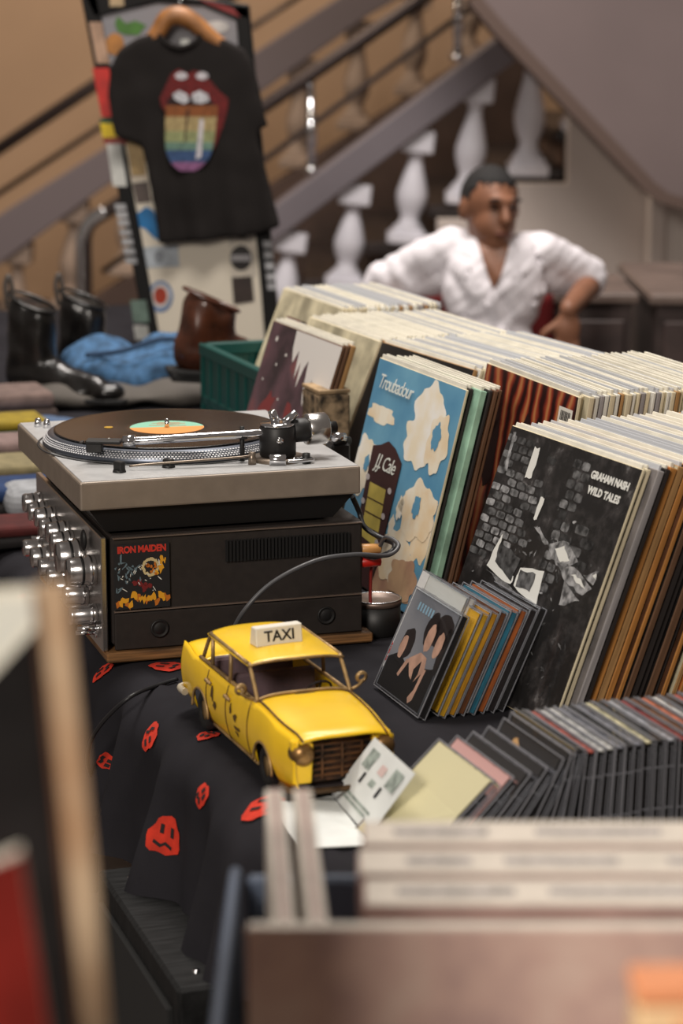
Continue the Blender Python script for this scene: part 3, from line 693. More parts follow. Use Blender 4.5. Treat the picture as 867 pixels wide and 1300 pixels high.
for sg in (-1, 1):
    g = MB()
    def fn(a, b):
        X = X0 + (X1 - X0) * a; zl, zh = botz(X), topz(X); z = zl + (zh - zl) * b
        return Vector((X, sg * sidept(X, z), z))
    g.grid(fn, 130, 9)
    o = g.build('side_panel', M_yel, tx); so = o.modifiers.new('solid', 'SOLIDIFY'); so.thickness = .0016; so.offset = 0
    # seams, handles, sill and wheel arch trims
    for X in (.047, -.030, -.100):
        MB().tube([Vector((X - .006 * (1 - k / 6) * (X > 0), sg * (sidept(X, .018 + (topz(X) - .020) * k / 6) + .0006), .018 + (topz(X) - .020) * k / 6)) for k in range(7)], .0011, 6, 2).build('door_seam', M_rust, tx)
    for X in (-.022, -.090):
        MB().tube([Vector((X - .004, sg * (sidept(X, .068) + .001), .068)), Vector((X, sg * (sidept(X, .068) + .006), .070)), Vector((X + .006, sg * (sidept(X, .066) + .001), .066))], .0022, 8, 4).build('door_handle', M_brass, tx)
    MB().tube([Vector((X, sg * (sidept(X, .017) + .001), .0165)) for X in (-.094, -.06, -.02, .02, .06)], .0018, 6, 2).build('sill_trim', M_brass, tx)
    for c in (WF, WR):
        MB().tube([Vector((c + AR * math.cos(a_), sg * (sidept(c + AR * math.cos(a_), .04) + .0012), .022 + AR * .92 * math.sin(a_))) for a_ in [math.pi * k / 12 for k in range(13)]], .0016, 6, 2).build('wheel_arch_trim', M_brass, tx)
    # worn printed marks on the doors
    for X, z, rx, rz, sd in [(.004, .052, .007, .004, 1), (.008, .041, .008, .003, 2), (.006, .034, .006, .003, 3), (-.012, .060, .004, .006, 4), (-.078, .056, .004, .008, 5), (-.070, .046, .006, .005, 6)]:
        pts = polyfan(9, rx, rz, 0, 0, 0, .5, sd)
        q = MB(); c0 = q.bm.verts.new((X, sg * (sidept(X, z) + .0014), z)); vs = [q.bm.verts.new((X + a, sg * (sidept(X + a, z + b) + .0014), z + b)) for a, b in pts]
        for i in range(len(vs)): q.bm.faces.new((c0, vs[i], vs[(i + 1) % len(vs)]))
        q.build('worn_lettering', mat('door_print', (.35, .25, .10), .7), tx)
    # pillars and window frames
    rf = MB()
    for pts in [[(.058, .053, .084), (.045, .0525, .100), (.027, .0520, .119)], [(-.030, .0545, .082), (-.030, .0535, .119)], [(-.098, .053, .082), (-.098, .0525, .119)], [(-.142, .050, .082), (-.124, .050, .104), (-.106, .0515, .119)],
                [(.058, .0535, .0835), (-.142, .0535, .0825)], [(.027, .053, .1185), (-.106, .053, .1185)]]:
        rf.tube([Vector((x, sg * y, z)) for x, y, z in pts], .0023, 8, 3)
    rf.build('window_frame', M_brass, tx)
    m_ = MB(); m_.tube([Vector((.050, sg * .054, .084)), Vector((.052, sg * .064, .089)), Vector((.050, sg * .070, .094))], .0018, 6, 4); m_.lathe([(.004, 0), (.007, .001), (.007, .003), (.004, .0036)], 14, Matrix.Translation((.051, sg * .069, .097)) @ Matrix.Rotation(R(-80), 4, 'Y')); m_.build('wing_mirror', M_brass, tx)
    # headlight
    MB().lathe([(0, .006), (.007, .005), (.0115, .001), (.0125, -.004), (.0125, -.014), (0, -.014)], 22, Matrix.Translation((.178, sg * .0445, .060)) @ Matrix.Rotation(R(90), 4, 'Y')).build('headlight', mat('lamp_brass', (.62, .47, .28), .35, .6, noise_s=60, amt=.3), tx)
    MB().prism([(-.010, -.030), (.010, -.030), (.012, .012), (.006, .017), (-.012, .017)], .010, Matrix.Translation((.166, sg * .0445, .058)) @ Matrix.Rotation(R(90), 4, 'Z') @ Matrix.Rotation(R(90), 4, 'X'), bev=.0015).build('front_fender', M_yel, tx)
    # tail light
    MB().lathe([(0, .003), (.004, .002), (.005, 0), (0, 0)], 12, Matrix.Translation((-.2085, sg * .050, .060)) @ Matrix.Rotation(R(-90), 4, 'Y')).build('tail_light', mat('tail_red', (.6, .1, .08), .3), tx)
    for X in (WF, WR):
        wh = MB(); wh.lathe([(.012, -.009), (.020, -.009), (.0235, -.006), (.0235, .006), (.020, .009), (.012, .009), (.012, -.009)], 28, Matrix.Translation((X, sg * .0475, .0235)) @ Matrix.Rotation(R(90), 4, 'X'))
        o = wh.build('wheel', M_tyre, tx)
        MB().lathe([(0, .007), (.006, .009), (.010, .006), (.0125, .0075), (.0125, -.007), (0, -.007)], 20, Matrix.Translation((X, sg * .0475, .0235)) @ Matrix.Rotation(R(90 * sg), 4, 'X')).build('hub_cap', M_brass, o)
def hood(a, b):
    X = .0565 + (.1800 - .0565) * a; hw = plan(X) * .905; y = -hw + 2 * hw * b; n_ = y / hw
    return Vector((X + .004 * (1 - n_ * n_) * a, y, topz(X) + .0055 * (1 - n_ ** 4) - .006 * max(0, a - .9) * 10 * .6))
o = MB().grid(hood, 24, 20).build('bonnet', M_yel, tx); so = o.modifiers.new('solid', 'SOLIDIFY'); so.thickness = .0016
MB().tube([hood(k / 8, .97) + Vector((0, 0, .001)) for k in range(9)], .0011, 6, 2).build('bonnet_seam', M_rust, tx)
MB().tube([hood(k / 8, .03) + Vector((0, 0, .001)) for k in range(9)], .0013, 6, 2).build('bonnet_seam', M_rust, tx)
MB().tube([hood(0, k / 8) + Vector((-.001, 0, .0015)) for k in range(9)], .0018, 6, 2).build('windscreen_sill', M_brass, tx)
def boot(a, b):
    X = -.2086 + (-.140 + .2086) * a; hw = plan(X) * .905; y = -hw + 2 * hw * b; n_ = y / hw
    return Vector((X, y, topz(X) - .004 + .005 * (1 - n_ ** 4)))
o = MB().grid(boot, 12, 14).build('boot_lid', M_yel, tx); so = o.modifiers.new('solid', 'SOLIDIFY'); so.thickness = .0016
def roof(a, b):
    X = -.112 + (.031 + .112) * a; yy = 2 * b - 1; e = 2 * a - 1
    return Vector((X + .006 * (1 - yy * yy) * e, .0565 * yy * (1 - .03 * e * e), .1175 + .0085 * (1 - abs(yy) ** 3.2) * (1 - .35 * abs(e) ** 4)))
o = MB().grid(roof, 24, 24).build('roof', M_yel, tx); so = o.modifiers.new('solid', 'SOLIDIFY'); so.thickness = .0018
MB().tube([roof(1, k / 10) + Vector((0, 0, -.001)) for k in range(11)], .0016, 6, 2).build('roof_trim', M_brass, tx)
MB().tube([Vector((.058, -.053, .084)), Vector((.060, 0, .088)), Vector((.058, .053, .084))], .0016, 6, 6).build('windscreen_frame', M_rust, tx)
MB().box((-.2080, 0, .050), (.003, .104, .050), bev=.001).build('rear_panel', M_yel, tx)
MB().box((-.01, 0, .020), (.36, .082, .004)).build('chassis', M_dark, tx)
MB().box((.052, 0, .066), (.010, .104, .026), bev=.003).build('dashboard', M_dark, tx)
for X, l_ in ((-.012, .045), (-.085, .05)):
    q = MB(); q.box((X, 0, .040), (l_, .098, .030), bev=.008, seg=2); q.box((X - l_ / 2 - .004, 0, .066), (.012, .098, .054), Matrix.Translation((X, 0, .05)) @ Matrix.Rotation(R(-10), 4, 'Y') @ Matrix.Translation((-X, 0, -.05)), bev=.005, seg=2)
    q.build('bench_seat', mat('taxi_seat', (.34, .27, .29), .7, noise_s=40, amt=.15), tx)
q = MB(); Mw = Matrix.Translation((.032, .026, .083)) @ Matrix.Rotation(R(-55), 4, 'Y')
ring = [Mw @ Vector((.014 * math.cos(2 * math.pi * k / 16), .014 * math.sin(2 * math.pi * k / 16), 0)) for k in range(17)]
q.tube(ring, .0014, 6, 2); q.cyl(Mw @ Vector((0, 0, 0)), Mw @ Vector((0, 0, -.022)), .0016, seg=8); q.box((0, 0, 0), (.026, .002, .001), Mw); q.build('steering_wheel', M_dark, tx)
# front end
MB().box((.166, 0, .050), (.004, .100, .048), bev=.001).build('radiator_panel', mat('rust_dark', (.30, .19, .11), .75, .1, noise_s=45, amt=.5), tx)
gr = MB()
for k in range(6): gr.box((.1705, 0, .034 + k * .0066), (.003, .066, .0022), bev=.0006)
for k in range(3): gr.box((.172, -.022 + k * .022, .050), (.002, .002, .038))
gr.build('grille', M_rust, tx)
MB().tube([Vector((.150, -.060, .022)), Vector((.176, -.056, .022)), Vector((.186, -.03, .0225)), Vector((.188, 0, .023)), Vector((.186, .03, .0225)), Vector((.176, .056, .022)), Vector((.150, .060, .022))], .0032, 8, 6).build('front_bumper', mat('rust_bumper', (.33, .24, .14), .5, .4, noise_s=60, amt=.4), tx)
MB().tube([Vector((-.190, -.058, .028)), Vector((-.209, -.057, .029)), Vector((-.217, -.03, .029)), Vector((-.218, 0, .029)), Vector((-.217, .03, .029)), Vector((-.209, .057, .029)), Vector((-.190, .058, .028))], .0045, 8, 6).build('rear_bumper', mat('bumper_pale', (.78, .74, .66), .4, .3), tx)
# roof sign
sg_ = MB(); Ms = Matrix.Translation((-.022, -.004, .1245)) @ Matrix.Rotation(R(6), 4, 'Z')
pr = [(-.010, 0), (.010, 0), (.007, .021), (-.005, .021)]
sg_.prism(pr, .056, Ms @ Matrix.Translation((0, .028, 0)) @ Matrix.Rotation(R(90), 4, 'X'), bev=.001)
so_ = sg_.build('roof_sign', mat('sign_white', (.90, .88, .83), .45), tx)
lt = text_mesh('TAXI', .0165, bold=.0003)
tilt = math.atan2(.003, .021)
obj('lettering', lt, mat('sign_black', (.10, .09, .09), .6), so_, Ms @ Matrix.Translation((.0089, 0, .0103)) @ Matrix.Rotation(-tilt, 4, 'Y') @ Matrix.Rotation(R(90), 4, 'Z') @ Matrix.Rotation(R(90), 4, 'X'))

# ================================================================== LONG-PLAYING RECORDS
LP = .315
EDGE = {k: mat('edge_' + k, c, .8, noise_s=60, amt=.16, stretch=(4, .12, .12)) for k, c in {'cream': (.83, .78, .66), 'white': (.86, .85, .81), 'tan': (.66, .50, .31), 'orange': (.70, .47, .22), 'brown': (.40, .28, .19), 'dark': (.16, .13, .12), 'grey': (.60, .58, .58)}.items()}
COV = {k: mat('cover_' + k, c, .35, noise_s=14, amt=.25, coat=.2) for k, c in {'cream': (.82, .78, .66), 'white': (.86, .85, .82), 'red': (.52, .14, .11), 'blue': (.25, .38, .52), 'black': (.12, .11, .11), 'brown': (.36, .24, .17), 'green': (.64, .80, .70), 'grey': (.50, .48, .48), 'orange': (.72, .40, .18), 'teal': (.2, .42, .42)}.items()}
M_inner = mat('inner_paper', (.88, .86, .80), .8, noise_s=30, amt=.06)
M_plas = mat('inner_plastic', (.80, .81, .83), .25, alpha=.75)
def lp_mesh(th, cov, edge, hw=LP, hh=LP):
    q = MB(); q.box((th / 2, hw / 2, hh / 2), (th, hw, hh), bev=min(.0012, th * .3)); q.recalc()
    for f in q.bm.faces: f.material_index = 0 if abs(f.normal.x) > .9 else 1
    me = q.mesh('sleeve'); me.materials.append(cov); me.materials.append(edge); return me
LPC = {}
def lp_data(th, c, e):
    k = (th, c, e)
    if k not in LPC: LPC[k] = lp_mesh(th, COV[c], EDGE[e])
    return LPC[k]
INN = {}
def inner(th, kind):
    k = (th, kind)
    if k not in INN:
        q = MB(); q.box((th / 2, LP / 2, .17), (th * .45, LP - .012, .298), bev=.0005); me = q.recalc().mesh('inner_sleeve'); me.materials.append(M_plas if kind == 'plastic' else M_inner); INN[k] = me
    return INN[k]
def lpM(pos, yaw, lean): return Matrix.Translation(Vector(pos)) @ Matrix.Rotation(yaw, 4, 'Z') @ Matrix.Rotation(lean, 4, 'Y')
def make_lp(M, th, c, e, label, group, kind='paper', cover_mat=None, name='record_sleeve'):
    t = thing(name, label, 'record', M=M, group=group)
    if cover_mat: me = lp_mesh(th, cover_mat, EDGE[e])
    else: me = lp_data(th, c, e)
    s = obj('sleeve', me, None, t); obj('inner_sleeve', inner(th, kind), None, t, Matrix.Translation((0, 0, random.random() * .003)))
    return t, s
SETS = {'warm': [('brown', 'orange'), ('black', 'dark'), ('orange', 'orange'), ('red', 'tan'), ('black', 'brown'), ('cream', 'tan'), ('brown', 'orange')],
        'pale': [('cream', 'cream'), ('white', 'white'), ('grey', 'cream'), ('cream', 'white'), ('blue', 'cream'), ('white', 'cream'), ('brown', 'tan'), ('grey', 'grey')]}
def row(pos, yaw, lean, n, pal, label, group, start=0., ths=(.0045, .006, .008), seed=0, vj=.008, first=None):
    rd = random.Random(seed); off = start; u = Vector((math.cos(yaw), math.sin(yaw), 0)); v = Vector((-math.sin(yaw), math.cos(yaw), 0))
    for i in range(n):
        th = rd.choice(ths); c, e = rd.choice(SETS[pal])
        if i == 0 and first: c, e = first
        p = Vector(pos) + u * off + v * (rd.random() - .5) * 2 * vj
        L_ = lean
        make_lp(lpM(p, yaw, L_), th, c, e, label % {'c': {'black': 'black', 'brown': 'brown', 'cream': 'cream', 'white': 'white', 'grey': 'grey', 'red': 'red', 'orange': 'orange', 'blue': 'blue', 'green': 'pale green', 'teal': 'teal'}[c]}, group, 'plastic' if rd.random() < .35 else 'paper')
        off += (th + .0012) / math.cos(lean)
    return off
def art(parent, name, poly, m, lay=1):
    """flat print on a sleeve front: poly in cover coords (x to the viewer's right, y up, metres)"""
    M = Matrix.Translation((-.00025 * lay, LP, 0)) @ Matrix(((0, 0, -1, 0), (-1, 0, 0, 0), (0, 1, 0, 0), (0, 0, 0, 1)))
    return MB().prism(poly, 0, M).build(name, m, parent)
def art_text(parent, s, size, x, y, m, lay=2, **k):
    me = text_mesh(s, size, **k)
    M = Matrix.Translation((-.00025 * lay, LP - x, y)) @ Matrix(((0, 0, -1, 0), (-1, 0, 0, 0), (0, 1, 0, 0), (0, 0, 0, 1)))
    return obj('lettering', me, m, parent, M)
def affine(TL, TR, BL, W=LP, H=LP):
    ax, ay = TR[0] - TL[0], TR[1] - TL[1]; bx_, by_ = BL[0] - TL[0], BL[1] - TL[1]; det = ax * by_ - ay * bx_
    def g(px, py):
        dx, dy = px - TL[0], py - TL[1]
        a = (dx * by_ - dy * bx_) / det; b = (ax * dy - ay * dx) / det
        return (a * W, H - b * H)
    return g
def cover_shader(name, build):
    m = bpy.data.materials.new(name); m.use_nodes = True; nt = m.node_tree; b = nt.nodes['Principled BSDF']; b.inputs['Roughness'].default_value = .38; b.inputs['Coat Weight'].default_value = .15
    tc = nt.nodes.new('ShaderNodeTexCoord'); build(nt, b, tc); return m
def ramp(nt, stops):
    cr = nt.nodes.new('ShaderNodeValToRGB'); e = cr.color_ramp.elements
    while len(e) < len(stops): e.new(.5)
    for el, (p, c) in zip(e, stops): el.position = p; el.color = (*lin(c), 1)
    return cr

# --- near row: black and white cover, its followers
def bwsh(nt, b, tc):
    n = nt.nodes.new('ShaderNodeTexNoise'); n.inputs['Scale'].default_value = 30; n.inputs['Detail'].default_value = 10; n.inputs['Roughness'].default_value = .7
    nt.links.new(tc.outputs['Object'], n.inputs['Vector']); r = ramp(nt, [(.46, (.10, .095, .095)), (.60, (.20, .19, .19)), (.72, (.46, .45, .45)), (.8, (.7, .7, .7))])
    nt.links.new(n.outputs['Fac'], r.inputs['Fac']); nt.links.new(r.outputs['Color'], b.inputs['Base Color'])
G1 = 'records standing in the near row'
bw, bws = make_lp(lpM((.238, 2.632, TZ + .004), R(24), R(20.9)), .004, 'black', 'cream', 'record with a black and white stone wall photograph on its cover', None, cover_mat=cover_shader('cover_stone_photo', bwsh))
g = affine((650, 520), (818, 580), (546, 826))
rd = random.Random(11)
greys = [mat('photo_grey_%d' % i, (v, v, v * 1.01), .45, noise_s=90, amt=.4) for i, v in enumerate((.20, .28, .36, .44, .55))]; M_pw = mat('photo_white', (.84, .84, .82), .45)
def block(cx, cy, wd, ht, m, rot=0., jit=.12):
    pts = []
    for k in range(12):
        a_ = 2 * math.pi * k / 12; c_, s_ = math.cos(a_), math.sin(a_)
        x = wd / 2 * (abs(c_) ** .45) * (1 if c_ > 0 else -1) * (1 + jit * (rd.random() - .5)); y = ht / 2 * (abs(s_) ** .45) * (1 if s_ > 0 else -1) * (1 + jit * (rd.random() - .5))
        pts.append((cx + x * math.cos(rot) - y * math.sin(rot), cy + x * math.sin(rot) + y * math.cos(rot)))
    art(bws, 'print_stone', pts, m, 1)
for r_ in range(15):                                  # masonry at left
    for c_ in range(6):
        x = .012 + c_ * .024 + (r_ % 2) * .011; y = .300 - r_ * .0105
        if x > .13 or (.075 < x < .11 and r_ < 4): continue
        if rd.random() < .82: block(x, y, .021, .0088, rd.choice(greys[:4] if r_ < 6 else greys[1:5]), rd.uniform(-.06, .06))
for r_ in range(13):                                  # pillar of stones
    for c_ in range(2):
        if rd.random() < .85: block(.178 + c_ * .020 + (r_ % 2) * .006, .296 - r_ * .0125, .018, .0105, rd.choice(greys[:4]))
for r_ in range(6): block(.235 + (r_ % 2) * .02, .225 - r_ * .013, .03, .0115, rd.choice(greys[:3]))
def rough(poly, k=4, j=.0016):
    o_ = []
    for (x0, y0), (x1, y1) in zip(poly, poly[1:] + poly[:1]):
        for i in range(k):
            t = i / k; o_.append((x0 + (x1 - x0) * t + rd.uniform(-j, j), y0 + (y1 - y0) * t + rd.uniform(-j, j)))
    return o_
def pxart(parent, g, pts, m, lay=2, name='print_shape'): return art(parent, name, rough([g(*p) for p in pts]), m, lay)
for k in range(60):                                   # scattered light flecks of the photograph
    x, y = rd.gauss(.19, .05), rd.gauss(.165, .03)
    if 0.01 < x < .30 and .02 < y < .30: art(bws, 'print_fleck', polyfan(7, rd.uniform(.001, .006), rd.uniform(.0008, .002), x, y, rd.random() * 3, .5, k), rd.choice(greys[1:5]), 1)
for k in range(40):
    x, y = rd.uniform(.02, .29), rd.uniform(.02, .13); art(bws, 'print_fleck', polyfan(7, rd.uniform(.001, .007), rd.uniform(.0006, .0014), x, y, rd.random() * 3, .5, k), rd.choice(greys[0:3]), 1)
pxart(bws, g, [(653, 530), (657, 531), (645, 580), (640, 582)], greys[4]); pxart(bws, g, [(683, 550), (690, 552), (679, 590), (671, 588)], M_pw); pxart(bws, g, [(692, 612), (697, 615), (688, 640), (683, 640)], M_pw)
pxart(bws, g, [(640, 662), (644, 660), (637, 692), (660, 712), (656, 722), (622, 700)], M_pw); pxart(bws, g, [(641, 668), (668, 690), (656, 716), (634, 694)], greys[1], 3)
pxart(bws, g, [(660, 722), (668, 700), (700, 702), (690, 745)], M_pw); pxart(bws, g, [(668, 703), (690, 706), (682, 728), (664, 722)], greys[2], 3); pxart(bws, g, [(622, 702), (660, 726), (688, 748), (686, 754), (655, 736)], greys[3], 2)
for pts in [[(703, 670), (730, 665), (742, 690), (722, 700), (708, 686)], [(716, 690), (738, 695), (760, 720), (748, 728), (726, 712)], [(686, 648), (692, 650), (706, 672), (700, 672)], [(748, 705), (768, 700), (762, 716)], [(726, 712), (746, 735), (720, 742)]]:
    pxart(bws, g, pts, greys[4], 2)
for pts in [[(712, 676), (724, 672), (732, 688), (720, 690)], [(735, 704), (745, 708), (752, 720), (742, 716)], [(760, 704), (766, 702), (764, 710)]]: pxart(bws, g, pts, M_pw, 3)
pxart(bws, g, [(610, 745), (616, 742), (604, 770), (598, 768)], M_pw); pxart(bws, g, [(655, 825), (660, 826), (642, 880), (638, 878)], greys[4]); pxart(bws, g, [(640, 880), (652, 884), (648, 892), (660, 902), (650, 904), (636, 890)], greys[4])
art_text(bws, 'GRAHAM NASH', .0125, .258, .290, M_pw, 3, bold=.0006, spacing=.95); art_text(bws, 'WILD TALES', .0125, .255, .272, M_pw, 3, bold=.0006, spacing=1.05)
bw['label'] = 'record with a black and white stone wall photograph and white title lettering'
y1 = R(24); c20 = math.cos(R(20.9))
u1 = Vector((math.cos(y1), math.sin(y1), 0)); v1 = Vector((-math.sin(y1), math.cos(y1), 0)); p1 = Vector((.238, 2.632, TZ + .003))
off = (.004 + .0035) / c20
for th, c, e, kd, dv, lab in [(.006, 'cream', 'cream', 'paper', .004, 'thick cream sleeve directly behind the stone wall cover'), (.009, 'grey', 'grey', 'plastic', -.006, 'record in a shiny grey plastic sleeve in the near row'), (.007, 'black', 'dark', 'paper', -.003, 'black sleeve with dark edge next to the shiny grey one')]:
    make_lp(lpM(p1 + u1 * off + v1 * dv, y1, R(20.9)), th, c, e, lab, G1, kd); off += (th + .002) / c20
row(p1, y1, R(20.9), 26, 'warm', '%(c)s record sleeve standing in the near row behind the stone wall cover', G1, off, (.006, .008, .010), 5, .006)

# --- cloud cover and its thin stack
def skysh(nt, b, tc):
    n = nt.nodes.new('ShaderNodeTexNoise'); n.inputs['Scale'].default_value = 9; n.inputs['Detail'].default_value = 4; n.inputs['Roughness'].default_value = .5
    nt.links.new(tc.outputs['Object'], n.inputs['Vector']); r = ramp(nt, [(.35, (.33, .56, .70)), (.65, (.44, .66, .77))])
    nt.links.new(n.outputs['Fac'], r.inputs['Fac']); nt.links.new(r.outputs['Color'], b.inputs['Base Color'])
G2 = 'thin stack of records behind the cloud cover'
cp, cy_, cl_ = Vector((.094, 3.146, TZ + .003)), R(20.6), R(14.2)
jj, jjs = make_lp(lpM(cp, cy_, cl_), .004, 'blue', 'cream', 'record with a painted blue sky and clouds cover next to the amplifier', None, cover_mat=cover_shader('cover_sky', skysh))
M_cl1 = mat('cloud_white', (.95, .94, .92), .5, noise_s=20, rgb2=(.93, .88, .78)); M_cl2 = mat('cloud_cream', (.94, .91, .84), .5, noise_s=18, rgb2=(.90, .80, .65)); M_cl3 = mat('cloud_peach', (.80, .66, .52), .5, noise_s=18, rgb2=(.66, .50, .42))
def puff(cx, cy, rx, ry, m, lay, seed, n=26):
    rd_ = random.Random(seed); pts = []
    for k in range(n * 2):
        a_ = 2 * math.pi * k / (n * 2); kk = 1 + .10 * math.sin(a_ * 5 + seed) + .07 * math.sin(a_ * 9 + seed * 2) + .05 * (rd_.random() - .5)
        x = min(LP - .0015, max(.0015, cx + rx * kk * math.cos(a_))); y = min(LP - .0015, max(.0015, cy + ry * kk * math.sin(a_))); pts.append((x, y))
    art(jjs, 'print_cloud', pts, m, lay)
for i, (cx, cy, rx, ry, m) in enumerate([(.215, .262, .050, .045, M_cl1), (.205, .225, .052, .036, M_cl1), (.265, .232, .035, .040, M_cl2), (.055, .238, .050, .013, M_cl2), (.035, .160, .045, .042, M_cl1), (.255, .135, .060, .040, M_cl2), (.285, .110, .035, .040, M_cl2),
                                         (.215, .062, .055, .040, M_cl2), (.260, .040, .050, .028, M_cl3), (.200, .022, .09, .020, M_cl3), (.10, .05, .05, .05, M_cl3), (.195, .128, .011, .016, M_cl1), (.180, .100, .010, .014, M_cl1), (.175, .070, .011, .016, M_cl1)]):
    puff(cx, cy, rx, ry, m, 1 + i % 3, i)
M_skyb = mat('sky_spot', (.36, .58, .71), .5)
for cx, cy, r_ in [(.258, .240, .014), (.248, .140, .012), (.045, .165, .009)]: puff(cx, cy, r_, r_ * 1.3, M_skyb, 5, int(cx * 1000))
# generic dark plaque with a gilt window
gj = affine((483, 447), (592, 487), (419, 713))
def jp(name, pts, m, lay): art(jjs, name, [tuple(min(LP - .002, max(.002, c)) for c in gj(*p)) for p in pts], m, lay)
jp('print_plaque', [(477, 557), (487, 556), (498, 551), (507, 560), (515, 577), (486, 695), (470, 745), (438, 745)], mat('plaque_maroon', (.24, .13, .13), .5), 6)
jp('print_window', [(474, 602), (495, 610), (483, 680), (462, 668)], mat('plaque_gilt', (.78, .70, .34), .5, noise_s=20, amt=.12), 7)
for k in range(3): jp('print_bar', [(471 - 3 * k, 620 + 17 * k), (493 - 3.4 * k, 628 + 17 * k), (493 - 3.4 * k, 629.5 + 17 * k), (471 - 3 * k, 621.5 + 17 * k)], MATS['plaque_maroon'], 8)
for x, y in [(471, 596), (500, 611), (465, 626), (492, 642), (458, 656), (484, 674)]: jp('print_dot', polyfan(12, 2.6, 4, x, y), mat('dot_grey', (.74, .70, .70), .4), 8)
art_text(jjs, 'Troubadour', .030, .085, .283, mat('title_white', (.90, .91, .88), .5), 8, shear=.35, spacing=.85)
art_text(jjs, 'J.J. Cale', .030, *gj(494, 580), MATS['title_white'], 8, shear=.3, spacing=.85)
u2 = Vector((math.cos(cy_), math.sin(cy_), 0)); v2 = Vector((-math.sin(cy_), math.cos(cy_), 0)); off = .0075 / math.cos(cl_)
for th, c, e, dv, lab in [(.006, 'black', 'dark', .006, 'black sleeve just behind the cloud cover'), (.010, 'green', 'cream', -.012, 'pale green sleeve in the stack behind the cloud cover'), (.005, 'black', 'dark', -.016, 'thin black sleeve behind the pale green one'), (.006, 'brown', 'brown', -.018, 'dark brown sleeve at the back of the thin stack'), (.006, 'red', 'brown', -.014, 'red sleeve at the back of the thin stack')]:
    t_, s_ = make_lp(lpM(cp + u2 * off + v2 * dv, cy_, cl_), th, c, e, lab, G2)
    if c == 'green': s_.data = lp_mesh(th, COV['green'], COV['green'])
    off += (th + .0012) / math.cos(cl_)

# --- row with the red curtain cover
def cursh(nt, b, tc):
    wv = nt.nodes.new('ShaderNodeTexWave'); wv.bands_direction = 'Y'; wv.inputs['Scale'].default_value = 9; wv.inputs['Distortion'].default_value = 5; wv.inputs['Detail'].default_value = 3
    nt.links.new(tc.outputs['Object'], wv.inputs['Vector']); r = ramp(nt, [(.1, (.16, .07, .07)), (.45, (.45, .16, .12)), (.8, (.62, .28, .18)), (1, (.72, .48, .30))])
    nt.links.new(wv.outputs['Fac'], r.inputs['Fac']); nt.links.new(r.outputs['Color'], b.inputs['Base Color'])
dp, dy_, dl_ = Vector((.259, 3.067, TZ + .003)), R(18.8), R(9.2)
dn, dns = make_lp(lpM(dp, dy_, dl_), .005, 'red', 'cream', 'record with a red curtain cover showing above the stone wall cover', None, cover_mat=cover_shader('cover_curtain', cursh))
for x, y, rx, ry in [(.055, .25, .016, .030), (.06, .20, .022, .05), (.17, .24, .014, .028), (.175, .19, .02, .05), (.205, .23, .012, .04)]: art(dns, 'print_figure', polyfan(14, rx, ry, x, y, 0, .15, int(x * 999)), mat('figure_dark', (.15, .08, .08), .5), 1)
art(dns, 'print_label', [(.262, .295), (.305, .295), (.305, .272), (.262, .272)], mat('price_label', (.86, .84, .80), .6), 2)
q = MB()
for k in range(9): q.box((-.0008, LP - .270 - k * .0035, .2835), (.0002, .0014 + (k % 3) * .0004, .014))
q.build('print_bars', mat('sign_black', (.1, .09, .09), .6), dns)
row(dp, dy_, dl_, 34, 'pale', '%(c)s record sleeve in the row behind the red curtain cover', 'records behind the red curtain cover', .0065, seed=8)
# --- row with the black cover
bp_, by_, bl_ = T(1.237, 3.155, TZ + .003), R(24), R(22)
bl, bls = make_lp(lpM(bp_, by_, bl_), .007, 'black', 'tan', 'plain black record sleeve with worn brown edge behind the cloud cover', None)
row(bp_, by_, bl_, 30, 'pale', '%(c)s record sleeve in the row behind the plain black cover', 'records behind the plain black cover', .0095, seed=9)
# --- row with the maroon cover
def marsh(nt, b, tc):
    n = nt.nodes.new('ShaderNodeTexNoise'); n.inputs['Scale'].default_value = 11; n.inputs['Detail'].default_value = 7
    nt.links.new(tc.outputs['Object'], n.inputs['Vector']); r = ramp(nt, [(.36, (.20, .15, .17)), (.55, (.36, .26, .29)), (.68, (.50, .28, .28)), (.8, (.62, .50, .50))])
    nt.links.new(n.outputs['Fac'], r.inputs['Fac']); nt.links.new(r.outputs['Color'], b.inputs['Base Color'])
mp_, my_, ml_ = T(1.142, 3.40, TZ + .003), R(21), R(18.2)
G3 = 'records behind the maroon cover'
mr, mrs = make_lp(lpM(mp_, my_, ml_), .005, 'brown', 'brown', 'record with a dark maroon cover splashed with white paint drips', None, cover_mat=cover_shader('cover_maroon', marsh))
drips = [(.315, .313), (.115, .313), (.120, .285), (.135, .262), (.150, .285), (.160, .240), (.170, .268), (.178, .228), (.190, .262), (.200, .275), (.212, .225), (.225, .205), (.236, .25), (.25, .21), (.258, .155), (.268, .21), (.282, .165), (.29, .12), (.298, .19), (.313, .15), (.3138, .25)]
art(mrs, 'print_drips', drips, mat('drip_white', (.84, .82, .80), .5), 1)
for x, y, r_ in [(.04, .29, .006), (.07, .25, .004), (.10, .27, .004), (.03, .22, .003), (.12, .2, .003)]: art(mrs, 'print_fleck', polyfan(9, r_, r_ * .7, x, y, 0, .3, int(x * 100)), MATS['drip_white'], 1)
for x, y, rx, ry in [(.08, .18, .03, .02), (.2, .15, .02, .05), (.14, .12, .04, .02)]: art(mrs, 'print_smear', polyfan(12, rx, ry, x, y, .6, .3, int(x * 777)), mat('smear_red', (.48, .20, .20), .5), 1)
u3 = Vector((math.cos(my_), math.sin(my_), 0)); off = .0065 / math.cos(ml_)
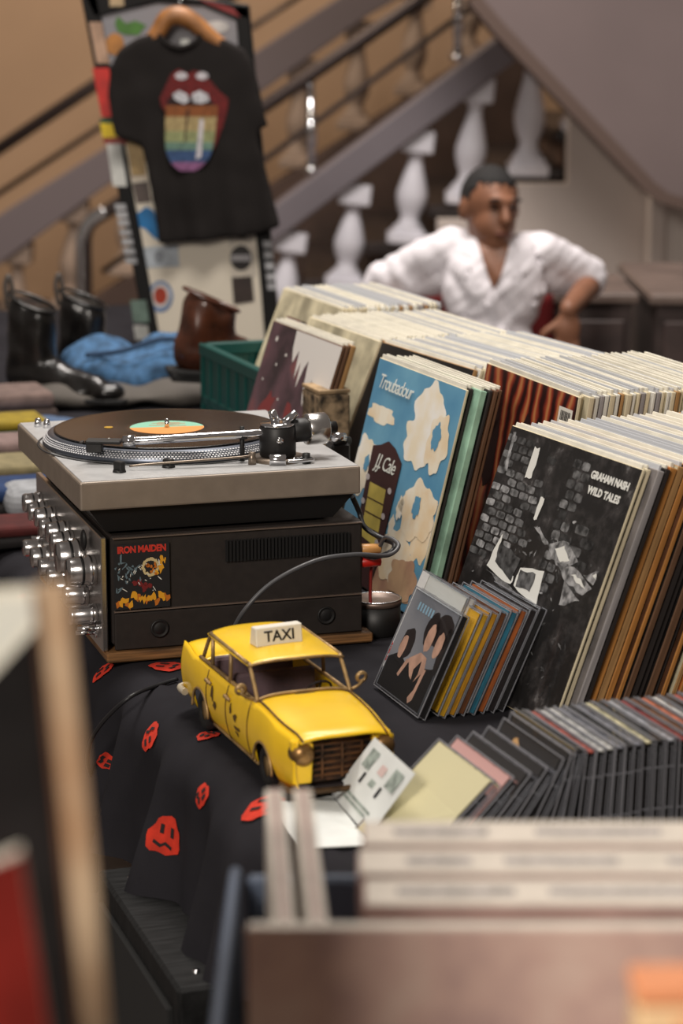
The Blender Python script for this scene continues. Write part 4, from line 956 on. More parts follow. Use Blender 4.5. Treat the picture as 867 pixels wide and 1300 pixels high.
for th, c, e, lab in [(.006, 'brown', 'brown', 'brown sleeve directly behind the maroon cover'), (.008, 'brown', 'tan', 'worn tan-edged sleeve behind the maroon cover')]:
    make_lp(lpM(mp_ + u3 * off, my_, ml_), th, c, e, lab, G3); off += (th + .0015) / math.cos(ml_)
cp3 = T(1.212, 3.475, TZ + .003)
row(cp3, my_, R(22), 26, 'pale', '%(c)s record sleeve in the row behind the maroon cover', G3, 0, (.006, .008), 12, first=('cream', 'cream'))
cb = thing('cardboard_box', 'small worn cardboard box wedged between the maroon and cloud covers', 'box', T(1.195, 3.395, TZ), R(20))
M_card = mat('worn_cardboard', (.54, .46, .36), .85, noise_s=60, amt=.45)
q = MB(); q.box((.03, .04, .115), (.05, .08, .23), bev=.003); q.build('carton', M_card, cb)
MB().box((.03, .04, .234), (.050, .080, .006), bev=.001).build('flap', mat('card_flap', (.62, .52, .39), .85, noise_s=40, amt=.25), cb)

# --- green crate with records
ck = thing('plastic_crate', 'dark green plastic crate filled with records', 'crate', T(1.240, 3.795, TZ + .001), TY)
M_gr = mat('green_plastic', (.03, .28, .26), .4, 0)
CW, CDp, CH = .36, .34, .205
def crate_wall(axis, pos):
    g_ = MB(); ln = CW if axis == 'v' else CDp
    def bxx(a0, a1, z0, z1, th): 
        c = (a0 + a1) / 2
        if axis == 'v': g_.box((pos, c, (z0 + z1) / 2), (th, a1 - a0, z1 - z0), bev=.002)
        else: g_.box((c, pos, (z0 + z1) / 2), (a1 - a0, th, z1 - z0), bev=.002)
    bxx(0, ln, CH - .022, CH, .016); bxx(0, ln, 0, .03, .010); bxx(0, ln, .095, .112, .010)
    bxx(.0, ln, .005, CH - .01, .004)
    n = 7
    for i in range(n + 1): bxx(max(0, i * ln / n - .006), min(ln, i * ln / n + .006), .01, CH - .01, .010)
    return g_.build('side_wall', M_gr, ck)
for ax, ps in (('v', .006), ('v', CDp - .006), ('u', .006), ('u', CW - .006)): crate_wall(ax, ps)
MB().box((CDp / 2, CW / 2, .004), (CDp - .02, CW - .02, .006)).build('bottom', M_gr, ck)
kp, ky, kl = T(1.275, 3.818, TZ + .010), TY, R(22)
kr, krs = make_lp(lpM(kp, ky, kl), .005, 'cream', 'cream', 'cream bordered record with a dark red picture at the front of the green crate', None)
def redsh(nt, b, tc):
    n = nt.nodes.new('ShaderNodeTexNoise'); n.inputs['Scale'].default_value = 16; n.inputs['Detail'].default_value = 4
    nt.links.new(tc.outputs['Object'], n.inputs['Vector']); r = ramp(nt, [(.35, (.16, .10, .13)), (.5, (.42, .16, .18)), (.62, (.60, .32, .32)), (.75, (.35, .38, .55))])
    nt.links.new(n.outputs['Fac'], r.inputs['Fac']); nt.links.new(r.outputs['Color'], b.inputs['Base Color'])
art(krs, 'print_picture', [(.07, .27), (.30, .27), (.30, .03), (.07, .03)], cover_shader('cover_red_picture', redsh), 1)
row(kp, ky, kl, 21, 'pale', '%(c)s record sleeve standing inside the green crate', 'records in the green crate', .0065, (.006, .007), 15, .004)

# ================================================================== COMPACT DISCS
M_clear = bpy.data.materials.new('clear_plastic'); M_clear.use_nodes = True
_nt = M_clear.node_tree; _nt.nodes.clear(); _o = _nt.nodes.new('ShaderNodeOutputMaterial'); _mx = _nt.nodes.new('ShaderNodeMixShader'); _t = _nt.nodes.new('ShaderNodeBsdfTransparent'); _g = _nt.nodes.new('ShaderNodeBsdfGlossy'); _f = _nt.nodes.new('ShaderNodeLayerWeight'); _p = _nt.nodes.new('ShaderNodeMath'); _p.operation = 'POWER'; _p.inputs[1].default_value = 3.; _q = _nt.nodes.new('ShaderNodeMath'); _q.operation = 'MULTIPLY_ADD'; _q.inputs[1].default_value = .45; _q.inputs[2].default_value = .035
_t.inputs[0].default_value = (.95, .96, .97, 1); _g.inputs['Roughness'].default_value = .06; _f.inputs['Blend'].default_value = .5; _nt.links.new(_f.outputs['Facing'], _p.inputs[0]); _nt.links.new(_p.outputs[0], _q.inputs[0])
_nt.links.new(_q.outputs[0], _mx.inputs[0]); _nt.links.new(_t.outputs[0], _mx.inputs[1]); _nt.links.new(_g.outputs[0], _mx.inputs[2]); _nt.links.new(_mx.outputs[0], _o.inputs[0])
M_tray = mat('cd_tray', (.12, .115, .12), .4)
M_back = mat('cd_back_paper', (.20, .18, .18), .6, noise_s=60, amt=.3)
CT, CWD, CHT = .0102, .142, .125
def cd_shell(W, H, spine):
    q = MB(); q.box((CT / 2, W / 2, H / 2), (CT, W, H), bev=.0006)
    q.box((CT / 2, W * .28, H + .0004), (CT * .5, .012, .0006)); q.box((CT / 2, W * .72, H + .0004), (CT * .5, .012, .0006))
    me = q.recalc().mesh('jewel_case'); me.materials.append(M_clear); return me
SH = {}
def cd_case(M, W, H, spine, spine_mat, label, group=None, book=None, front=False):
    """spine: 'near' = on the near edge, 'top' = upwards"""
    t = thing('compact_disc_case', label, 'CD case', M=M, group=group)
    if (W, H, spine) not in SH:
        SH[(W, H, spine)] = cd_shell(W, H, spine)
        q = MB()
        if spine == 'near': q.box((CT / 2 + .0004, W / 2 + .004, H / 2), (CT - .004, W - .014, H - .006))
        else: q.box((CT / 2 + .0004, W / 2, H / 2 - .006), (CT - .004, W - .010, H - .020))
        me = q.recalc().mesh('tray'); me.materials.append(mat('pale_tray', (.66, .68, .70), .4) if spine == 'near' else M_tray); SH[(W, H, spine, 'tray')] = me
    if (W, H, spine, 'edge') not in SH:
        q = MB(); e_ = .0011
        for x in (e_ / 2, CT - e_ / 2):
            q.box((x, e_ / 2, H / 2), (e_, e_, H)); q.box((x, W / 2, H - e_ / 2), (e_, W, e_)); q.box((x, W - e_ / 2, H / 2), (e_, e_, H)); q.box((x, W / 2, e_ / 2), (e_, W, e_))
        if spine == 'top':
            q.box((CT / 2, .0006, H * .78), (CT - .002, .001, .0012)); q.box((CT / 2, .0006, H * .45), (CT - .002, .001, .0012)); q.box((CT * .62, .0006, H * .5), (.0008, .001, H * .9))
        me = q.recalc().mesh('case_edge'); me.materials.append(mat('plastic_edge_glint', (.52, .52, .54), .2)); SH[(W, H, spine, 'edge')] = me  # opaque pale bars paint the light caught along the clear case edges
    obj('case_edge', SH[(W, H, spine, 'edge')], None, t)
    obj('jewel_case', SH[(W, H, spine)], None, t); obj('tray', SH[(W, H, spine, 'tray')], None, t)
    q = MB()
    if spine == 'near': q.box((CT / 2, .0026, H / 2), (CT - .003, .0016, H - .004))
    else: q.box((CT / 2, W / 2, H - .0026), (CT - .003, W - .004, .0016))
    q.build('spine_label', spine_mat, t)
    if book:
        q = MB(); q.box((.0019, W / 2 + .003, H / 2), (.0009, W - .012, H - .006)); return t, q.build('booklet', book, t)
    return t, None
def spm(name, c, amt=.2): return mat('spine_' + name, c, .5, noise_s=120, amt=amt, stretch=(1, 1, .2))
# leaning stack beside the taxi
GC = 'CD cases in the leaning stack by the taxi'
W2, H2 = .149, .131
yw, ln = R(19.5), R(24.7); u5 = Vector((math.cos(yw), math.sin(yw), 0)); v5 = Vector((-math.sin(yw), math.cos(yw), 0)); b0 = Vector((.088, 2.679, TZ + .005))
def graysh(nt, b, tc):
    n = nt.nodes.new('ShaderNodeTexNoise'); n.inputs['Scale'].default_value = 8
    nt.links.new(tc.outputs['Object'], n.inputs['Vector']); r = ramp(nt, [(.3, (.36, .38, .42)), (.7, (.55, .55, .57))])
    nt.links.new(n.outputs['Fac'], r.inputs['Fac']); nt.links.new(r.outputs['Color'], b.inputs['Base Color'])
fc, bk = cd_case(lpM(b0, yw, ln), W2, H2, 'near', spm('black', (.12, .11, .11)), 'CD case with a photo of dark-dressed people at the front of the leaning stack', GC, cover_shader('booklet_grey', graysh))
g = affine((527, 741), (590, 780), (474, 872), W2, H2)
def cdart(poly, m, lay, name='print_shape'):
    M = Matrix.Translation((.00140 - .00004 * lay, W2, 0)) @ Matrix(((0, 0, -1, 0), (-1, 0, 0, 0), (0, 1, 0, 0), (0, 0, 0, 1)))
    MB().prism([(min(W2 - .008, max(.004, x)), min(H2 - .004, max(.004, y))) for x, y in poly], 0, M).build(name, m, bk)
M_ph = mat('photo_hair', (.14, .11, .11), .5); M_ps = mat('photo_skin', (.76, .60, .52), .5, noise_s=60, amt=.1); M_pd = mat('photo_black', (.10, .095, .10), .5)
def E(cx, cy, rx, ry, m, lay, rot=0., sd=0, jit=.08): cdart(polyfan(18, rx, ry, cx, cy, rot, jit, sd), m, lay)
E(.118, .100, .026, .022, M_ph, 1, 0, 1); E(.088, .095, .018, .022, M_ph, 1, 0, 2); E(.040, .066, .018, .020, M_ph, 1, 0, 3); E(.137, .080, .010, .03, M_ph, 1, 0, 4)
cdart([(.005, .004), (.005, .040), (.03, .052), (.055, .045), (.075, .050), (.10, .050), (.125, .055), (.14, .06), (.14, .004)], M_pd, 2)
for cx, cy, rx, ry in [(.032, .060, .009, .015), (.092, .086, .011, .017), (.121, .084, .010, .016)]: E(cx, cy, rx, ry, M_ps, 3, 0, int(cx * 999))
cdart([(.060, .052), (.085, .066), (.105, .064), (.112, .050), (.095, .030), (.080, .034)], M_ps, 3); cdart([(.056, .050), (.066, .052), (.052, .026), (.046, .028)], M_ps, 4); cdart([(.108, .050), (.116, .052), (.112, .012), (.104, .006), (.098, .012), (.106, .024)], M_ps, 4)
cdart([(.084, .044), (.096, .058), (.100, .042), (.092, .022)], M_pd, 5)
q = MB()
for k in range(6): q.box((.0012, W2 - .030 - k * .0085, .112), (.0001, .0045, .010))
q.build('title_print', mat('title_blue', (.55, .68, .76), .5), bk)
off = .0112 / math.cos(ln)
# white case peeping out at the far end
stack = [('white', (.86, .85, .83), .038), ('yellow', (.85, .65, .16), 0), ('yellow2', (.80, .57, .14), .001), ('brown', (.45, .27, .15), .002), ('teal', (.20, .46, .55), 0), ('rust', (.70, .38, .18), .002), ('dark', (.17, .14, .14), .001), ('dark2', (.14, .13, .13), .002)]
names_ = {'white': 'white', 'yellow': 'bright yellow', 'yellow2': 'ochre yellow', 'brown': 'brown', 'teal': 'teal blue', 'rust': 'rust orange', 'dark': 'dark brown', 'dark2': 'black'}
for nm, c, dv in stack:
    t_, _ = cd_case(lpM(b0 + u5 * (off + (.012 if nm == 'white' else 0)) + v5 * dv + Vector((0, 0, .010 if nm == 'white' else 0)), yw, ln), W2, H2, 'near', spm(nm, c), 'CD case with a %s spine in the leaning stack by the taxi' % names_[nm], GC, mat('book_' + nm, (.80, .80, .78) if nm == 'white' else c, .5))
    if nm == 'white':
        o = MB().box((CT / 2, W2 - .0020, H2 / 2), (CT - .002, .0022, H2 - .004)).build('spine_label', spm('white', c), t_)
        # broad white edge with red lettering shown past the front case
        MB().box((.0006, W2 - .012, H2 / 2), (.0010, .022, H2 - .004)).build('inlay', mat('inlay_white', (.86, .85, .84), .5), t_)
        obj('lettering', text_mesh('SONY', .0095, bold=.0003), mat('lettering_red', (.72, .16, .14), .5), t_, Matrix.Translation((-.0002, W2 - .006, .022)) @ Matrix(((0, 0, -1, 0), (-1, 0, 0, 0), (0, 1, 0, 0), (0, 0, 0, 1))) @ Matrix.Rotation(R(90), 4, 'Z'))
    off += .0112 / math.cos(ln)
# near row: fan of leaning cases, then upright ones
GR = 'CD cases standing in the near row'
cols = [('red', (.75, .36, .30)), ('white', (.86, .84, .82)), ('smoke', (.50, .50, .53)), ('black', (.13, .12, .12)), ('cream', (.86, .82, .66)), ('silver', (.68, .68, .70)), ('darkred', (.55, .12, .12)), ('brown', (.42, .28, .20)), ('pink', (.80, .62, .60)), ('coral', (.82, .45, .32))]
lab = {'red': 'faded red', 'white': 'white', 'smoke': 'smoky grey', 'black': 'black', 'cream': 'cream', 'silver': 'silver grey', 'darkred': 'dark red', 'brown': 'brown', 'pink': 'pale pink', 'coral': 'coral'}
fan = [(.800, 2.020, 47, 'cream'), (.820, 2.010, 44, 'pink'), (.840, 2.000, 40, 'smoke'), (.862, 1.992, 35, 'smoke'), (.890, 1.985, 27, 'black'), (.915, 1.978, 17, 'silver'), (.932, 1.975, 10, 'black')]
for u, v, l_, c in fan:
    cc = dict(cols)[c]
    t_, bo_ = cd_case(lpM(T(u, v, TZ + .004), R(20), R(l_)), CWD, CHT, 'top', spm(c, cc), ('CD case with a colourful picture on black leaning in the near row' if (c, l_) == ('black', 27) else 'CD case with %s spine leaning over at the open end of the near row' % lab[c]), GR, mat('book2_' + c, cc if c in ('cream', 'pink') else (.16, .15, .15), .5))
    if c == 'black' and l_ == 27:
        for k, (a_, b__, r_, cx) in enumerate([(.10, .10, .014, (.80, .62, .40)), (.075, .09, .009, (.85, .80, .70)), (.05, .085, .013, (.78, .36, .22))]):
            MB().prism(polyfan(12, r_, r_ * .8, 0, 0, 0, .2, k), 0, Matrix.Translation((.0013, a_, b__)) @ Matrix.Rotation(R(-90), 4, 'Y')).build('print_shape', mat('cdp_%d' % k, cx, .5), bo_)
seq = ['red', 'white', 'white', 'smoke', 'black', 'smoke', 'cream', 'black', 'silver', 'darkred', 'brown', 'coral', 'white', 'black', 'red', 'smoke', 'cream', 'brown', 'white', 'black', 'darkred', 'smoke']
rd = random.Random(4)
for i, c in enumerate(seq):
    cc = dict(cols)[c]; l_ = max(1.2, 6 - i * .9)
    cd_case(lpM(T(.950 + i * .0121, 1.972 + rd.uniform(-.003, .003), TZ + .002), R(19.5), R(l_ if i < 5 else 1.2)), CWD, CHT, 'top', spm(c, cc), 'CD case with %s spine standing upright in the near row' % lab[c], GR)
# unfolded white leaflet
lf = thing('paper_leaflet', 'unfolded white printed leaflet propped against the CD cases by the taxi', 'leaflet')
M_pap = mat('white_paper', (.88, .89, .88), .7, noise_s=30, amt=.03)
qd = [PZ(421, 1009, TZ + .003), PZ(467, 1063, TZ + .003), PZ(527, 983, TZ + .080), PZ(476, 937, TZ + .080)]
MB().quadslab(qd, (-.0003, .0008, .0008)).build('page', M_pap, lf)
fl = [PZ(421, 1011, TZ + .003), PZ(465, 1066, TZ + .003), PZ(462, 1074, TZ + .003), PZ(378, 1078, TZ + .006), PZ(345, 1018, TZ + .012), PZ(380, 1019, TZ + .010)]
MB().quadslab(fl[:2] + fl[2:], (0, 0, .0012)).build('flap', M_pap, lf)
def onpage(a, b, o=.0008):
    p = qd[0].lerp(qd[1], a).lerp(qd[3].lerp(qd[2], a), b); n = (qd[1] - qd[0]).cross(qd[3] - qd[0]).normalized(); n = n if n.dot(CAM - p) > 0 else -n; return p + n * o * 2
def pagebox(a0, a1, b0_, b1, m, name='print_shape'):
    q = MB(); q.bm.faces.new([q.bm.verts.new(onpage(a, b)) for a, b in ((a0, b0_), (a1, b0_), (a1, b1), (a0, b1))]); q.build(name, m, lf)
M_pg = mat('print_greygreen', (.62, .66, .63), .7, noise_s=90, amt=.2); M_pk = mat('print_ink', (.12, .12, .14), .6); M_pp = mat('print_pink', (.84, .74, .72), .7)
pagebox(.12, .30, .62, .90, M_pg); pagebox(.70, .90, .62, .90, M_pg); pagebox(.45, .58, .68, .82, M_pp); pagebox(.44, .56, .48, .58, M_pg)
pagebox(.26, .31, .42, .58, M_pk); pagebox(.66, .71, .42, .58, M_pk); pagebox(.2, .8, .20, .24, M_pg); pagebox(.2, .75, .13, .17, M_pg)

# ================================================================== STICKERED BOARD AND T-SHIRT
YBD = 5.75
def bd(px, py, dy=0.): p = PD(px, py, YBD + dy); return p
bo = PD(260, 441, YBD)
board = thing('sticker_board', 'tall black-framed board covered in stickers behind the T-shirt', 'board', (bo.x, YBD, TZ))
IB = Matrix.Translation((-bo.x, -YBD, -TZ))
def bpoly(name, pts, y0, th, m, parent=board, bev=0):
    P = [PD(x, y, YBD) for x, y in pts]
    M = IB @ Matrix.Translation((0, YBD + y0 + th, 0)) @ Matrix.Rotation(R(90), 4, 'X')
    return MB().prism([(p.x, p.z) for p in P], th, M, bev=bev).build(name, m, parent)
zb_ = 441
bpoly('backing', [(100, -22), (316, 6), (357, 438), (188, 440)], 0, .05, M_black, bev=.004)
bpoly('frame_left', [(100, -22), (122, -18), (205, 438), (188, 440)], -.014, .014, M_blk, bev=.003)
bpoly('frame_right', [(298, 6), (316, 8), (357, 438), (338, 438)], -.014, .014, M_blk, bev=.003)
bpoly('frame_top', [(100, -22), (316, 6), (318, 26), (260, 6), (200, 2), (120, 22)], -.014, .014, M_blk, bev=.003)
bpoly('grey_panel', [(127, 20), (200, 4), (258, 8), (302, 28), (314, 130), (148, 140)], -.004, .004, mat('grey_panel', (.55, .54, .56), .5))
bpoly('cream_panel', [(148, 140), (314, 130), (336, 432), (200, 432)], -.005, .004, mat('cream_panel', (.88, .84, .77), .5))
def sticker(pts, c, nm, lay=1, sub=None, parent=board, y=None): return bpoly('sticker', pts, (-.0155 if y is None else y) - .001 * lay, .001, mat('stk_' + nm, c, .5, noise_s=30, amt=.12), parent)
def quad(x0, y0, x1, y1, k=.19): return [(x0, y0), (x1, y0), (x1 + k * (y1 - y0), y1), (x0 + k * (y1 - y0), y1)]
s1 = sticker(quad(114, 28, 130, 80), (.72, .58, .48), 'tan'); sticker(quad(118, 86, 139, 148), (.80, .16, .12), 'red'); sticker([(127, 150), (152, 150), (156, 164), (130, 164)], (.12, .30, .18), 'green'); sticker([(128, 156), (154, 156), (158, 174), (131, 174)], (.93, .80, .12), 'yellow', 2)
sticker(quad(136, 182, 154, 236, .15), (.80, .80, .78), 'white'); sticker([(131, 174), (160, 174), (162, 182), (133, 182)], (.60, .25, .20), 'rust')
for y in (258, 268, 278, 290, 302, 314, 326): sticker(quad(146 + (y - 258) * .2, y, 160 + (y - 258) * .2, y + 8, .2), (.66, .66, .67), 'silver')
sticker(quad(166, 380, 186, 408, .15), (.40, .48, .44), 'sage'); sticker(quad(170, 412, 188, 430, .15), (.72, .72, .70), 'grey')
for y in (305, 318, 332, 346, 358): sticker(quad(334 + (y - 305) * .1, y, 345 + (y - 305) * .1, y + 9, .1), (.66, .66, .67), 'silver')
sticker([(252, -2), (296, 10), (306, 22), (290, 16), (262, 4)], (.50, .12, .12), 'dred'); sticker([(140, -10), (158, -8), (158, 8), (140, 8)], (.75, .65, .5), 'sand')
pn = -.0055
sticker([(146, 30), (150, 20), (160, 30), (172, 26), (186, 32), (176, 44), (160, 44), (150, 40)], (.28, .48, .16), 'leaf', y=pn); sticker(polyfan(14, 12, 14, 146, 56), (.72, .48, .22), 'amber', y=pn); sticker(polyfan(14, 16, 8, 275, 34), (.78, .77, .76), 'pale', y=pn)
sticker([(160, 178), (182, 184), (186, 222), (168, 224)], (.74, .62, .42), 'straw', y=pn); sticker([(160, 222), (186, 222), (188, 228), (162, 228)], (.86, .80, .72), 'bone', y=pn); sticker([(168, 232), (188, 230), (192, 256), (174, 258)], (.35, .30, .28), 'umber', y=pn)
sticker([(172, 272), (186, 262), (196, 268), (200, 284), (206, 306), (196, 302), (184, 290), (172, 286)], (.12, .46, .70), 'blue', y=pn)
q_ = sticker([(180, 314), (226, 310), (228, 338), (184, 340)], (.72, .75, .78), 'mist', y=pn); sticker(polyfan(16, 6, 8, 202, 326), (.55, .57, .60), 'emblem', 2, parent=board, y=pn)
sticker(polyfan(24, 16, 20, 204, 376), (.42, .52, .68), 'ringblue', y=pn); sticker(polyfan(24, 12, 15, 204, 375), (.86, .84, .82), 'ringwhite', 2, y=pn); sticker(polyfan(20, 8.5, 11, 204, 375), (.66, .22, .12), 'ringred', 3, y=pn)
sticker([(290, 300), (322, 296), (326, 350), (294, 352)], (.84, .80, .74), 'bone2', y=pn)
sticker(polyfan(24, 13.5, 16, 306, 327), (.16, .14, .13), 'roundblack', 2, y=pn); sticker([(294, 323), (318, 323), (318, 331), (294, 331)], (.70, .69, .70), 'band', 3, y=pn)
sticker([(294, 352), (320, 350), (323, 382), (297, 386)], (.22, .17, .15), 'squarebrown', 2, y=pn); sticker([(298, 292), (316, 292), (312, 302), (302, 302)], (.2, .17, .16), 'chip', 2, y=pn)

# hanger and shirt
hg = thing('clothes_hanger', 'wooden clothes hanger hooked over the top of the stickered board', 'hanger', bd(230, 20, -.05))
IH = Matrix.Translation(-Vector(hg.location))
M_hw = mat('hanger_wood', (.60, .40, .22), .45, noise_s=20, amt=.2)
MB().tube([bd(184, 62, -.05), bd(200, 42, -.05), bd(212, 24, -.05), bd(228, 20, -.05), bd(245, 28, -.05), bd(268, 48, -.05), bd(292, 66, -.05)], lambda t: .016 + .007 * math.sin(t * math.pi), 10).build('wooden_bar', M_hw, hg, IH)
MB().tube([bd(228, 18, -.05), bd(229, 2, -.05), bd(231, -12, -.045), bd(234, -22, -.02), bd(238, -26, .02), bd(238, -22, .06)], .003, 8).build('hook', M_chrome, hg, IH)
ts = thing('t_shirt', 'black T-shirt printed with red lips and a rainbow tongue, hanging on the board', 'T-shirt', bd(270, 300, -.05))
IT = Matrix.Translation(-Vector(ts.location))
out = [(200, 40), (208, 52), (228, 60), (246, 54), (256, 42), (284, 48), (312, 62), (322, 80), (330, 110), (338, 150), (342, 158), (326, 164), (334, 196), (344, 236), (357, 284), (330, 294), (282, 300), (240, 304), (204, 306), (199, 260), (190, 215), (182, 182), (160, 176), (148, 170), (140, 118), (143, 84), (154, 62), (176, 48)]
P = [PD(x, y, YBD) for x, y in out]
q = MB(); q.prism([(p.x, p.z) for p in P], .036, Matrix.Translation((0, YBD - .050 + .018, 0)) @ Matrix.Rotation(R(90), 4, 'X'))
bmesh.ops.triangulate(q.bm, faces=q.bm.faces)
tsm = remesh(q, .0075, 5, name='shirt_fabric')
for v in tsm.vertices:      # hanging folds
    zrel = max(0, min(1, (1.36 - v.co.z) / .4))
    v.co.y += .010 * zrel * math.sin(v.co.x * 70 + v.co.z * 9) + .004 * noise.noise(v.co * 18)
M_tee = mat('black_jersey', (.16, .148, .145), .95, bump=.08, bump_s=300, spec=.1)
tso = obj('fabric', tsm, M_tee, ts, IT)
yt = YBD - .0735
def tp(name, pts, c, nm, lay=0):
    P_ = [PD(x, y, YBD) for x, y in pts]
    return MB().prism([(p.x, p.z) for p in P_], .0006, IT @ Matrix.Translation((0, yt - lay * .0012, 0)) @ Matrix.Rotation(R(90), 4, 'X')).build(name, mat('tee_' + nm, c, .8, noise_s=80, amt=.15), ts)
def sm2(pts, n=3):
    V_ = [Vector((x, y, 0)) for x, y in pts]; V_ = V_ + [V_[0]]
    c = catmull([V_[-2]] + V_ + [V_[1]], n); c = c[n:-n - 1] if len(c) > 3 * n else c
    return [(v.x, v.y) for v in c][:-1] if (c[0] - c[-1]).length < 1e-6 else [(v.x, v.y) for v in c]
tp('print_lips', [(206, 122), (212, 110), (220, 92), (230, 86), (240, 92), (248, 88), (258, 90), (268, 100), (280, 114), (292, 124), (290, 140), (284, 160), (276, 182), (268, 194), (262, 180), (240, 140), (216, 142), (208, 134)], (.42, .10, .10), 'lips', 0)
tp('print_mouth', [(214, 128), (222, 116), (240, 122), (262, 116), (276, 132), (270, 150), (240, 140), (220, 138)], (.16, .07, .07), 'mouth', 1)
tp('print_teeth', [(222, 118), (230, 113), (240, 118), (243, 126), (236, 130), (224, 124)], (.80, .80, .82), 'teeth', 2); tp('print_teeth', [(246, 118), (256, 113), (266, 118), (268, 126), (258, 130), (248, 128)], (.80, .80, .82), 'teeth', 2)
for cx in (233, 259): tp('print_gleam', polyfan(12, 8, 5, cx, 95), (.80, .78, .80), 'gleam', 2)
tongue = [('o', (.55, .32, .16), 132, 146), ('y', (.68, .60, .42), 146, 164), ('g', (.58, .60, .42), 164, 178), ('t', (.42, .54, .48), 178, 188), ('b', (.22, .32, .48), 188, 203), ('p', (.55, .36, .52), 203, 214)]
def tw(y):
    k = (y - 132) / 82
    cx = 246 - 5 * k; hw_ = 33 - 4 * k if k < .55 else 30.8 * math.sqrt(max(0.02, 1 - ((k - .5) / .52) ** 2))
    return cx - hw_, cx + hw_
for nm, c, y0, y1 in tongue:
    l = [(tw(y0 + (y1 - y0) * k / 4)[0], y0 + (y1 - y0) * k / 4) for k in range(5)]; r_ = [(tw(y0 + (y1 - y0) * k / 4)[1], y0 + (y1 - y0) * k / 4) for k in range(4, -1, -1)]
    tp('print_tongue_band', l + r_, c, 'tongue_' + nm, 2)
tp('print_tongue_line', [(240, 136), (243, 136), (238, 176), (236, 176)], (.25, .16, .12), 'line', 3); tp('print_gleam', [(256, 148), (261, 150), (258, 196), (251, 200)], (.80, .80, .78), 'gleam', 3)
tp('neck_label', [(231, 49), (242, 49), (242, 56), (231, 56)], (.75, .75, .73), 'necklabel', -14)
MB().tube([bd(200, 42, -.062), bd(210, 54, -.07), bd(228, 61, -.073), bd(246, 55, -.07), bd(256, 43, -.062)], .006, 8).build('collar', M_tee, ts, IT)

# ================================================================== BOOTS, SHOE, CLOTHES
M_lea = mat('black_leather', (.085, .075, .07), .28, noise_s=30, amt=.2, bump=.15, bump_s=60, coat=.3); M_sole = mat('sole_black', (.06, .055, .055), .7)
def boot_obj(heel, yaw, sc, label, leather, group, h=.20, cat='boot', name='ankle_boot', M=None, cut=True):
    t = thing(name, label, cat, heel, yaw, group, M)
    b = MB()
    b.ball((.02, 0, .055), (.042, .036, .045)); b.cap((.02, 0, .06), (.10, 0, .05), .038, .036); b.cap((.10, 0, .045), (.19, 0, .034), .037, .030); b.ball((.215, 0, .032), (.042, .034, .022)); b.ball((.15, 0, .03), (.06, .041, .02))
    b.cap((.022, 0, .06), (.030, 0, h - .03), .038, .040); b.cap((.055, 0, .075), (.058, 0, h - .045), .034, .036)
    for v in b.bm.verts:
        if v.co.z < .012: v.co.z = .012
    me = remesh(b, .006, 6, name='upper')
    for v in me.vertices:
        v.co *= sc
        zc = (h - .008) * sc - .35 * (v.co.x - .02)
        if v.co.z > zc: v.co.z = zc + (v.co.z - zc) * .06
    for v in me.vertices: v.co += v.normal * .0035 * noise.noise(v.co * 28)
    obj('upper', me, leather, t)
    s = MB(); so_ = [(-.030, -.026), (.0, -.038), (.06, -.034), (.12, -.036), (.18, -.043), (.235, -.034), (.262, -.010), (.262, .010), (.235, .034), (.18, .043), (.12, .036), (.06, .034), (.0, .038), (-.030, .026)]
    s.prism([(x * sc, y * sc) for x, y in so_], .010 * sc, Matrix.Translation((0, 0, .012 * sc)), bev=.002); s.build('sole', M_sole, t)
    s = MB(); s.box((.012 * sc, 0, .008 * sc), (.07 * sc, .066 * sc, .016 * sc), bev=.003); s.build('heel', M_sole, t)
    rim = [Vector(((.043 + .052 * math.cos(k * math.pi / 8)) * sc, .036 * sc * math.sin(k * math.pi / 8), 0)) for k in range(17)]
    for p_ in rim: p_.z = (h - .006) * sc - .35 * (p_.x - .02)
    MB().tube(rim, .0035 * sc, 6, 2).build('cuff', leather, t)
    return t
GB = 'pair of black ankle boots'
def pull(t, sc, h):
    MB().tube([(-.012 * sc, -.006, (h - .03) * sc), (-.018 * sc, -.006, (h + .012) * sc), (-.014 * sc, 0, (h + .035) * sc), (-.008 * sc, .004, (h + .012) * sc), (-.006 * sc, .004, (h - .03) * sc)], .005, 8).build('pull_loop', mat('loop_tan', (.30, .27, .25), .6), t)
p = PZ(22, 502, TZ + .012); t = boot_obj((p.x, p.y, TZ + .003), R(-28), 1.02, 'black leather ankle boot with pull loop, its toe beside the blue jeans', M_lea, GB, .215); pull(t, 1.02, .215)
p = PZ(66, 492, TZ + .012); t = boot_obj((p.x + .02, p.y + .10, TZ + .003), R(-22), 1.0, 'black leather ankle boot standing behind the other one of the pair', M_lea, GB, .20); pull(t, 1.0, .20)
M_brl = mat('brown_leather', (.30, .16, .10), .25, noise_s=25, amt=.25, coat=.4)
p = PD(222, 470, 4.75)
Mx = Matrix.Translation((p.x + .015, p.y - .02, TZ + .075)) @ Matrix.Rotation(R(10), 4, 'Z') @ Matrix.Rotation(R(5), 4, 'Y')
bs = boot_obj(None, 0, 1.08, 'shiny brown leather shoe propped up on the blue jeans by the green crate', M_brl, None, .165, 'shoe', 'leather_shoe', Mx)
for k in range(4): MB().tube([(.075 + k * .014, -.022, .082 - k * .004), (.078 + k * .014, 0, .092 - k * .004), (.075 + k * .014, .022, .082 - k * .004)], .003, 6).build('lace', M_brl, bs)
M_den = mat('blue_denim', (.25, .40, .55), .85, noise_s=40, amt=.25, bump=.3, bump_s=200)
